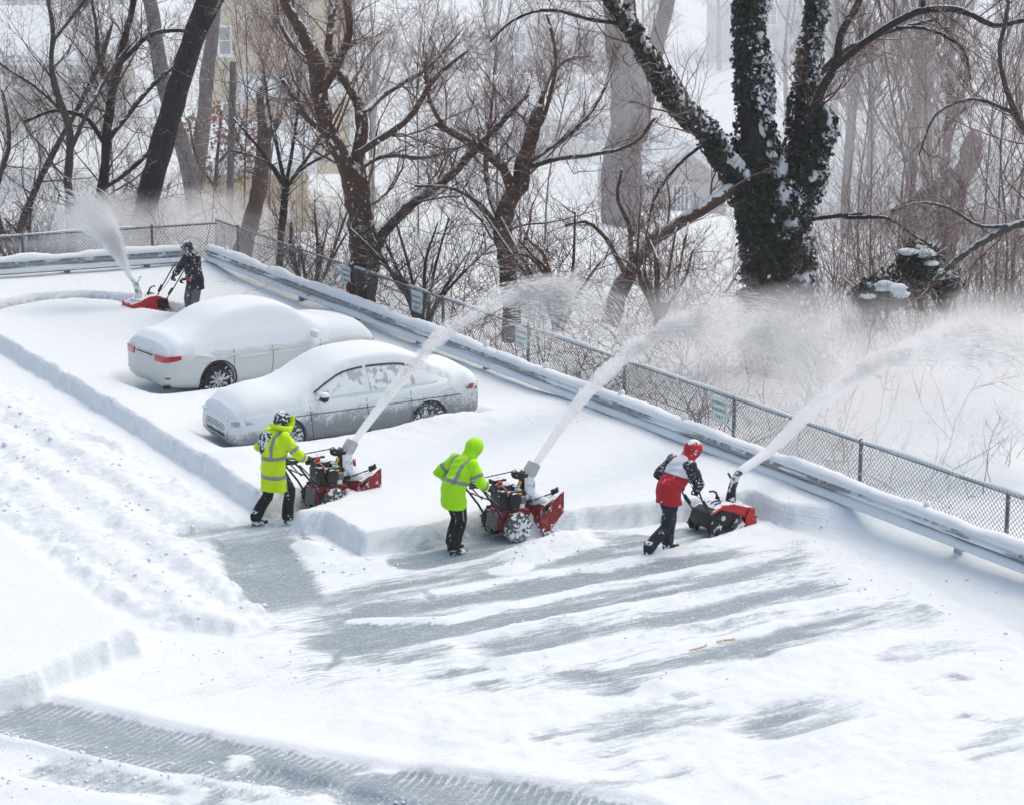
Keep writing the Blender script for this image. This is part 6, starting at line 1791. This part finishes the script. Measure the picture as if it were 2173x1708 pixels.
for n in 'LR':
    S, E, W_ = V3(*J1['sh' + n]), V3(*J1['el' + n]), V3(*J1['wr' + n])
    band(j1, S * .25 + E * .75, E - S, .026, M_BAND, r1, armreg(J1, n, 'sh', 'el', .125)); band(j1, E * .45 + W_ * .55, W_ - E, .022, M_BAND, r1, armreg(J1, n, 'el', 'wr', .12))

# man 2
b2 = P(1074, 1143); b2[2] = .03
two_stage(b2, HD, 'black and red snow blower in the middle with snow packed wheel')
p2 = P(966, 1175); p2[2] = .03
J2 = dict(pelvis=(-.02, 0, .90), chest=(.15, 0, 1.24), neck=(.26, 0, 1.42), head=(.36, 0, 1.53), shL=(.16, .20, 1.36), shR=(.19, -.20, 1.36),
          elL=(-.03, .40, 1.14), wrL=(.22, .33, 1.00), haL=(.30, .29, .97), elR=(.24, -.32, 1.08), wrR=(.38, -.28, .98), haR=(.45, -.27, .97),
          knL=(.10, .11, .50), anL=(.02, .12, .09), knR=(.02, -.11, .50), anR=(-.10, -.12, .09), toeR=(1, -.1, -.05), bar=(1, 0, 0), look=(1, 0, -.55))
r2, j2, at2 = person(p2, HD, 'person in a lime hi vis hooded jacket pushing the middle snow blower', J2, .70, dict(jacket=M_HIVISG, trousers=M_TROUS, gloves=M_GLOVE, hemw=.225, piping=True))
hood_shell(r2, at2, M_HIVISG, .075, extra=J2['neck'])
t2 = lambda c: not armreg(J2, 'R', 'sh', 'el', .10)(c) and not armreg(J2, 'L', 'sh', 'el', .10)(c) and not armreg(J2, 'R', 'el', 'wr', .10)(c) and not armreg(J2, 'L', 'el', 'wr', .10)(c) and abs(c.y) < .27
band(j2, (.06, 0, 1.08), (.32, 0, 1), .027, M_BAND, r2, t2)
for s in (1, -1): band(j2, (0, s * .13, 1.25), (0, 1, 0), .024, M_BAND, r2, lambda c: c.z > 1.06 - .3 * c.x and c.z < 1.48)
for n in 'LR':
    S, E, W_ = V3(*J2['sh' + n]), V3(*J2['el' + n]), V3(*J2['wr' + n])
    band(j2, S * .4 + E * .6, E - S, .025, M_BAND, r2, armreg(J2, n, 'sh', 'el', .125)); band(j2, E * .6 + W_ * .4, W_ - E, .022, M_BAND, r2, armreg(J2, n, 'el', 'wr', .12))

# man 3 with the red single stage machine
HD3 = AL + R(4)
b3 = P(1521, 1128); b3[2] = .03
single_stage(b3, HD3, 'red snow blower with black frosted chute at the right', M_CHUTEB, -.66, .90)
p3 = P(1420, 1176); p3[2] = .03
J3 = dict(pelvis=(-.02, 0, .88), chest=(.18, 0, 1.22), neck=(.31, 0, 1.40), head=(.42, 0, 1.50), shL=(.20, .20, 1.34), shR=(.22, -.20, 1.34),
          elL=(.06, .38, 1.10), wrL=(.27, .26, .96), haL=(.34, .17, .90), elR=(.30, -.30, 1.06), wrR=(.32, -.22, .96), haR=(.35, -.15, .90),
          knL=(.10, .11, .48), anL=(.06, .12, .09), knR=(-.16, -.11, .49), anR=(-.48, -.12, .13), toeR=(1, 0, -.25), bar=(0, 1, 0), look=(1, 0, -.5))
r3, j3, at3 = person(p3, HD3, 'person in red and white jacket with snowy red hood leaning into a small snow blower', J3, .77, dict(jacket=M_REDJ, trousers=mat('snowy_navy_trousers', (0.016, 0.019, 0.030), 0.85, 0, 0.4, 9, .4, 10, fleck=0.26, fscale=34), gloves=M_GLOVE, hemw=.225))
hood_shell(r3, at3, M_REDH, .070, (.150, .13, .155), extra=J3['neck'])
narm = lambda c: not armreg(J3, 'R', 'sh', 'el', .108)(c) and not armreg(J3, 'L', 'sh', 'el', .108)(c)
band(j3, (.16, 0, 1.32), (.35, 0, 1), .15, M_WHITEJ, r3, narm, 'white_yoke', .004)
for n in 'LR':
    S, E, W_ = V3(*J3['sh' + n]), V3(*J3['el' + n]), V3(*J3['wr' + n])
    band(j3, S * .5 + E * .5, E - S, .24, M_NAVY, r3, armreg(J3, n, 'sh', 'el', .118), 'sleeve', .006)
    band(j3, E * .45 + W_ * .55, W_ - E, .14, M_NAVY, r3, armreg(J3, n, 'el', 'wr', .10), 'sleeve', .007)

# man 4 at the far end, walking to the left
HD4 = AL + R(188)
b4 = P(318, 671); b4[2] = .03
single_stage(b4, HD4, 'red snow blower with silver chute at the far end', M_CHUTES, -.82, .98, True)
p4 = P(416, 688); p4[2] = .03
J4 = dict(pelvis=(0, 0, .93), chest=(.05, 0, 1.29), neck=(.11, 0, 1.50), head=(.17, 0, 1.63), shL=(.06, .21, 1.42), shR=(.06, -.21, 1.42),
          elL=(.22, .30, 1.12), wrL=(.36, .24, 1.04), haL=(.42, .18, .98), elR=(.22, -.30, 1.14), wrR=(.36, -.24, 1.06), haR=(.42, -.18, .98),
          knL=(.06, .12, .5), anL=(-.1, .12, .09), knR=(.1, -.12, .5), anR=(.1, -.12, .09), bar=(0, 1, 0), look=(1, 0, -.3))
r4, j4, at4 = person(p4, HD4, 'person in black snow dusted parka and grey trousers at the far end', J4, .74, dict(jacket=M_BLACKJ, trousers=M_GREYTR, gloves=M_GLOVE, hemw=.235))
hood_shell(r4, at4, M_DARKSNOWY, .075, extra=J4['neck'])
W_, E = V3(*J4['wrL']), V3(*J4['elL']); band(j4, E * .12 + W_ * .88, W_ - E, .035, M_GLOVER, r4, armreg(J4, 'L', 'el', 'wr', .12), 'red_cuff', .006)
# ------------------------------------------------------------------ JETS OF SNOW
_t = NT('flying_snow')
_d = _t.n('BsdfDiffuse'); _d.inputs[0].default_value = (.985, .99, .995, 1); _tr = _t.n('BsdfTranslucent'); _tr.inputs[0].default_value = (.985, .99, .995, 1)
_mx = _t.n('MixShader'); _mx.inputs[0].default_value = .5; _t.l(_d.outputs[0], _mx.inputs[1]); _t.l(_tr.outputs[0], _mx.inputs[2]); _t.l(_mx.outputs[0], _t.out.inputs['Surface'])
M_FLAKE = _t.m
def spindles(mb, c, d, ln, w):
    """thin streaks of flying snow: c (N,3), d (N,3) unit, ln, w (N,)"""
    N = len(c)
    ref = np.where(np.abs(d[:, 2:3]) < .9, np.array([0, 0, 1.0]), np.array([1.0, 0, 0]))
    s = norm(np.cross(d, ref)); q = np.cross(d, s)
    V = [c - d * ln[:, None] / 2, c + d * ln[:, None] / 2]
    for a in (0, 2.094, 4.189): V.append(c + (s * math.cos(a) + q * math.sin(a)) * w[:, None] / 2)
    V = np.stack(V, 1).reshape(-1, 3); k = np.arange(N)[:, None] * 5
    F = np.concatenate([k + np.array([[0, 2 + (j + 1) % 3, 2 + j]]) for j in range(3)] + [k + np.array([[1, 2 + j, 2 + (j + 1) % 3]]) for j in range(3)])
    mb.add(V, [F])
def plane_path(noz, yaw, pxs):
    u = np.array([math.cos(yaw), math.sin(yaw), 0]); n_ = np.array([-u[1], u[0], 0]); o_ = np.array([0, 0, CAM_H]); pts = [np.array(noz, float)]
    for x, y in pxs:
        d_ = ray(x, y); pts.append(o_ + d_ * (((pts[0] - o_) @ n_) / (d_ @ n_)))
    return np.array(pts)
def jet_volume(name, dens, d0, dend, aniso=0.0):
    t = NT(name); tc = t.n('TexCoord').outputs['Object']
    ln = t.n('VectorMath', operation='LENGTH'); t.l(tc, ln.inputs[0]); dist = ln.outputs['Value']
    rho = t.math('DIVIDE', dens, t.math('ADD', 1.0, t.math('POWER', t.math('DIVIDE', dist, d0), 2.1)))
    nz = t.noise(tc, 3.2, 5.0, 0.7); nz = t.step(nz, 0.36, 0.66)
    far_ = t.step(dist, 0.4, 3.0)
    nz = t.math('MULTIPLY_ADD', far_, t.math('SUBTRACT', t.math('MULTIPLY', nz, 1.8), 1.0), 1.0)
    rho = t.math('MULTIPLY', rho, nz)
    rho = t.math('MULTIPLY', rho, t.step(dist, dend, dend * 0.55))
    pv = t.n('VolumePrincipled'); pv.inputs['Color'].default_value = (0.99, 0.993, 0.997, 1); pv.inputs['Anisotropy'].default_value = aniso
    t.l(rho, pv.inputs['Density']); t.l(pv.outputs[0], t.out.inputs['Volume'])
    t.m.cycles.volume_step_rate = 0.15
    return t.m
def jet(noz, yaw, pxs, label, n, r0, r1, dens, d0, fall=1.0, seed=1, lenk=1.0):
    P_ = plane_path(noz, yaw, pxs)
    p, _ = resample(P_, np.zeros(len(P_)), 60)
    e = empty('snow_jet', noz, 0, label, 'snow jet', 'jets of snow thrown by the machines')
    p = p - p[0]
    s = np.linspace(0, 1, 60); rad = r0 + (r1 - r0) * s ** 1.25
    mb = MB(); wk = 1.0 if r1 < .65 else 0.0; wob = 1 + wk * (fbm(s * 26 + seed * 5, s * 0, 3, 401 + seed) - .5) * 1.1 * np.clip(s * 3, 0, 1)
    mb.tube(p - UP * (rad * .25)[:, None] + UP * (wk * (fbm(s * 18 + seed, s * 0 + 3, 2, 431) - .5) * rad * .9 * np.clip(s * 3, 0, 1))[:, None], list(rad * wob), 14, ref=np.array([0, 0, 1.0]))
    me_ = mb.mesh('plume'); fix_normals(me_); tag(link('plume', me_, jet_volume('plume_air', dens, d0, float(np.linalg.norm(p[-1])) * .93), e, angle=180), kind='stuff')
    rg = np.random.default_rng(seed)
    u = rg.random(n) ** 0.85; x = u * 59; i = np.minimum(x.astype(int), 58); f = (x - i)[:, None]
    c = p[i] * (1 - f) + p[i + 1] * f; T_ = norm(p[i + 1] - p[i])
    R_ = (r0 + (r1 - r0) * u ** 1.25)
    off = rg.normal(0, 1, (n, 3)) * (R_ * .42)[:, None]
    # ropes of denser snow along the flow
    rope = fbm(u * 7 + seed * 3, off[:, 2] / R_ * 2.2 + 5, 3, 300 + seed)
    rope2 = fbm(u * 26 + seed, off[:, 2] / R_ * 3.5 + 9, 2, 330 + seed)
    dn = rg.exponential(1.0, n) * np.clip(u - .30, 0, 1) ** 1.4 * 1.25 * fall
    back = dn * rg.uniform(-.1, .5, n)
    c = c + off; c[:, 2] -= dn; c = c - np.array([math.cos(yaw), math.sin(yaw), 0]) * back[:, None]
    keep = rg.random(n) < np.clip((rope - .43) * 6 + (rope2 - .5) * 4.5 * u, .015, 1)
    keep &= rg.random(n) < 1 - np.clip((u - .55) / .45, 0, 1) ** 1.5 * .92
    keep &= rg.random(n) < np.clip(.08 + u * 2.0, 0, 1)
    keep |= (u < .12) & (rg.random(n) < .05)
    d = norm(T_ + rg.normal(0, .05, (n, 3)) + np.array([0, 0, -1.0]) * np.clip(dn * .35, 0, .9)[:, None])
    ln_ = (.06 + .50 * u * rg.uniform(.3, 1.3, n)) * lenk; w_ = .0045 + .0075 * rg.random(n) * (0.5 + u)
    fb = MB(); spindles(fb, c[keep], d[keep], ln_[keep], w_[keep])
    # lumps
    m = int(n * .025); sel = rg.integers(0, n, m); q = sel[u[sel] > .1]
    spindles(fb, c[q] + rg.normal(0, .05, (len(q), 3)), d[q], .05 + .05 * rg.random(len(q)), .018 + .02 * rg.random(len(q)))
    tag(fb.build('flying_snow', M_FLAKE, e, angle=180), kind='stuff')
    return p + np.array(noz)
def tipw(b, yaw, x, z): return b + np.array([math.cos(yaw) * x, math.sin(yaw) * x, z])
JP1 = jet(tipw(b1, HD, .58, 1.09), R(50), [(850, 806), (940, 706), (1010, 655), (1080, 622), (1150, 605), (1220, 604), (1290, 630), (1345, 685), (1390, 750)],
    'snow jet from the left machine arching over the silver car to the fence', 17000, .06, .42, 30.0, 1.0, 1.0, 1)
JP2 = jet(tipw(b2, HD, .58, 1.09), R(50), [(1200, 890), (1262, 812), (1340, 742), (1420, 692), (1500, 664), (1580, 655), (1650, 672), (1720, 722), (1770, 790)],
    'snow jet from the middle machine breaking up before the ivy tree', 17000, .06, .50, 30.0, 1.0, 1.1, 2)
JP3 = jet(tipw(b3, HD3, .44, .88), R(44), [(1640, 948), (1720, 868), (1820, 790), (1930, 738), (2050, 714), (2173, 722), (2280, 770), (2360, 840)],
    'broad soft snow jet from the right machine leaving the picture', 15000, .07, .62, 26.0, 1.3, .9, 3)
JP4 = jet(tipw(b4, HD4, .44, .88), R(165), [(258, 548), (230, 493), (202, 455), (172, 428), (140, 412)],
    'small snow jet from the far machine blowing back over the guardrail', 7000, .06, .66, 15.0, 1.0, .30, 4)

# clouds of powder drifting off the jets
def mist(px, py, D, rad, dens, seed, nscale=1.3, lo=.30, hi=.68, flow=(1, 1, 1), tilt=0.0):
    c = PD(px, py, D)
    o = MB().ball((0, 0, 0), 1.0, 24, 14).build('snow_mist', None, None, angle=180)
    o.location = c; o.scale = rad; o.rotation_euler = (0, tilt, AL)
    t = NT('powder_cloud'); tc = t.n('TexCoord').outputs['Object']
    ln = t.n('VectorMath', operation='LENGTH'); t.l(tc, ln.inputs[0])
    mp = t.n('Mapping'); t.l(tc, mp.inputs[0]); mp.inputs['Location'].default_value = (seed * 3.1, seed * 1.7, 0); mp.inputs['Scale'].default_value = flow
    nz = t.step(t.noise(mp.outputs[0], nscale, 5.0, 0.62, .6), lo, hi)
    edge = t.math('ADD', ln.outputs['Value'], t.math('MULTIPLY_ADD', nz, -0.5, 0.25))
    rho = t.math('MULTIPLY', t.math('MULTIPLY', t.step(edge, 1.0, 0.15), t.math('MULTIPLY_ADD', nz, .85, .15)), dens)
    pv = t.n('VolumePrincipled'); pv.inputs['Color'].default_value = (0.99, 0.992, 0.996, 1); pv.inputs['Anisotropy'].default_value = 0.1
    t.l(rho, pv.inputs['Density']); t.l(pv.outputs[0], t.out.inputs['Volume'])
    t.m.cycles.volume_step_rate = 0.6
    o.data.materials.append(t.m)
    return tag(o, kind='stuff')
mist(300, 500, 60, (3.6, 2.4, 1.15), 1.4, 1)
mist(420, 500, 60, (3.0, 2.2, 1.3), .95, 2)
mist(215, 470, 59, (1.7, 1.5, .8), .8, 3)
mist(1720, 800, 45.5, (3.4, 2.2, 1.9), .65, 4)
mist(1960, 830, 44, (4.2, 2.6, 2.0), .65, 5)
mist(2170, 780, 45, (2.6, 2.4, 1.7), .75, 6)
mist(1850, 960, 39.5, (3.0, 1.3, 1.0), .32, 16)
mist(2080, 1010, 38.5, (2.6, 1.2, .9), .26, 17)
mist(1480, 720, 45, (2.4, 1.8, 1.3), .36, 7)
mist(1230, 670, 45, (2.4, 1.6, .9), .22, 11)
mist(1690, 675, 50, (2.6, 1.6, .75), .55, 8)
mist(2060, 745, 48, (3.2, 2, .9), .40, 12)
mist(1650, 1050, 36.8, (1.6, 1.2, .45), .35, 9)
mist(1960, 1190, 35.5, (2.6, 2.0, .50), .40, 10)
mist(1900, 1420, 31.5, (2.6, 1.8, .35), .30, 13)
mist(1330, 230, 68, (4.5, 3.5, 5.5), .055, 14)
mist(1960, 300, 62, (7.5, 3.5, 4.0), .045, 15)

# wind driven snowfall over the valley: thickens with distance
bs = MB().ball((0, 0, 0), 1.0, 32, 18).build('blowing_snow', None, None, angle=180)
bs.location = (0, 200, -4); bs.scale = (330, 138, 44)
t = NT('valley_snowfall'); pv = t.n('VolumePrincipled'); pv.inputs['Color'].default_value = (0.985, 0.988, 0.995, 1); pv.inputs['Density'].default_value = 0.0050
t.l(pv.outputs[0], t.out.inputs['Volume']); bs.data.materials.append(t.m); tag(bs, kind='stuff')

# flakes in the air between the camera and the trees
n = 6500
D_ = RNG.uniform(47, 64, n) ** 1.0; px = RNG.uniform(-250, 2420, n); py = RNG.uniform(-200, 1850, n)
xx = (px - 1086.5) / FPX; vv = (854 - py) / FPX
dr = np.stack([xx, CP + vv * SP, -SP + vv * CP], -1); c = np.array([0, 0, CAM_H]) + dr * (D_ / dr[:, 1])[:, None]
ok = c[:, 2] > np.where(W2L(c)[:, 1] > 0, .5, -1.5)
c = c[ok]; n = len(c)
fb = MB(); spindles(fb, c, norm(np.array([.75, .15, -.65]) + RNG.normal(0, .25, (n, 3))), RNG.uniform(.012, .036, n), RNG.uniform(.006, .014, n))
tag(fb.build('falling_snow', M_FLAKE, angle=180), kind='stuff')

# one warm lamp burning on a porch far down in the valley
lp_ = empty('porch_lamp', PD(1803, 525, 104), 0, 'small lit orange porch lamp far behind the ivy tree, on its right', 'lamp')
MB().box((0, .10, 0), (.22, .06, .34)).box((0, 0, .20), (.26, .26, .05)).tube([(0, .1, -.2), (0, .1, -2.6)], .05, 8).build('lamp_housing', M_BLACK, lp_, bevel=.01)
_t = NT('lamp_glow'); _e = _t.n('Emission'); _e.inputs[0].default_value = (1.0, .55, .18, 1); _e.inputs[1].default_value = 9.0; _t.l(_e.outputs[0], _t.out.inputs['Surface'])
MB().ball((0, 0, 0), (.10, .10, .13), 12, 8).build('bulb', _t.m, lp_, angle=180)
# ------------------------------------------------------------------ haze
hz = MB().box((0, 290, 12), (1300, 760, 56))
t = NT('thin_haze')
pv = t.n('VolumePrincipled'); pv.inputs['Color'].default_value = (0.93, 0.94, 0.97, 1); pv.inputs['Density'].default_value = 0.0004
pv.inputs['Anisotropy'].default_value = 0.0
t.l(pv.outputs[0], t.out.inputs['Volume'])
tag(hz.build('haze', t.m, smooth=False), kind='stuff')
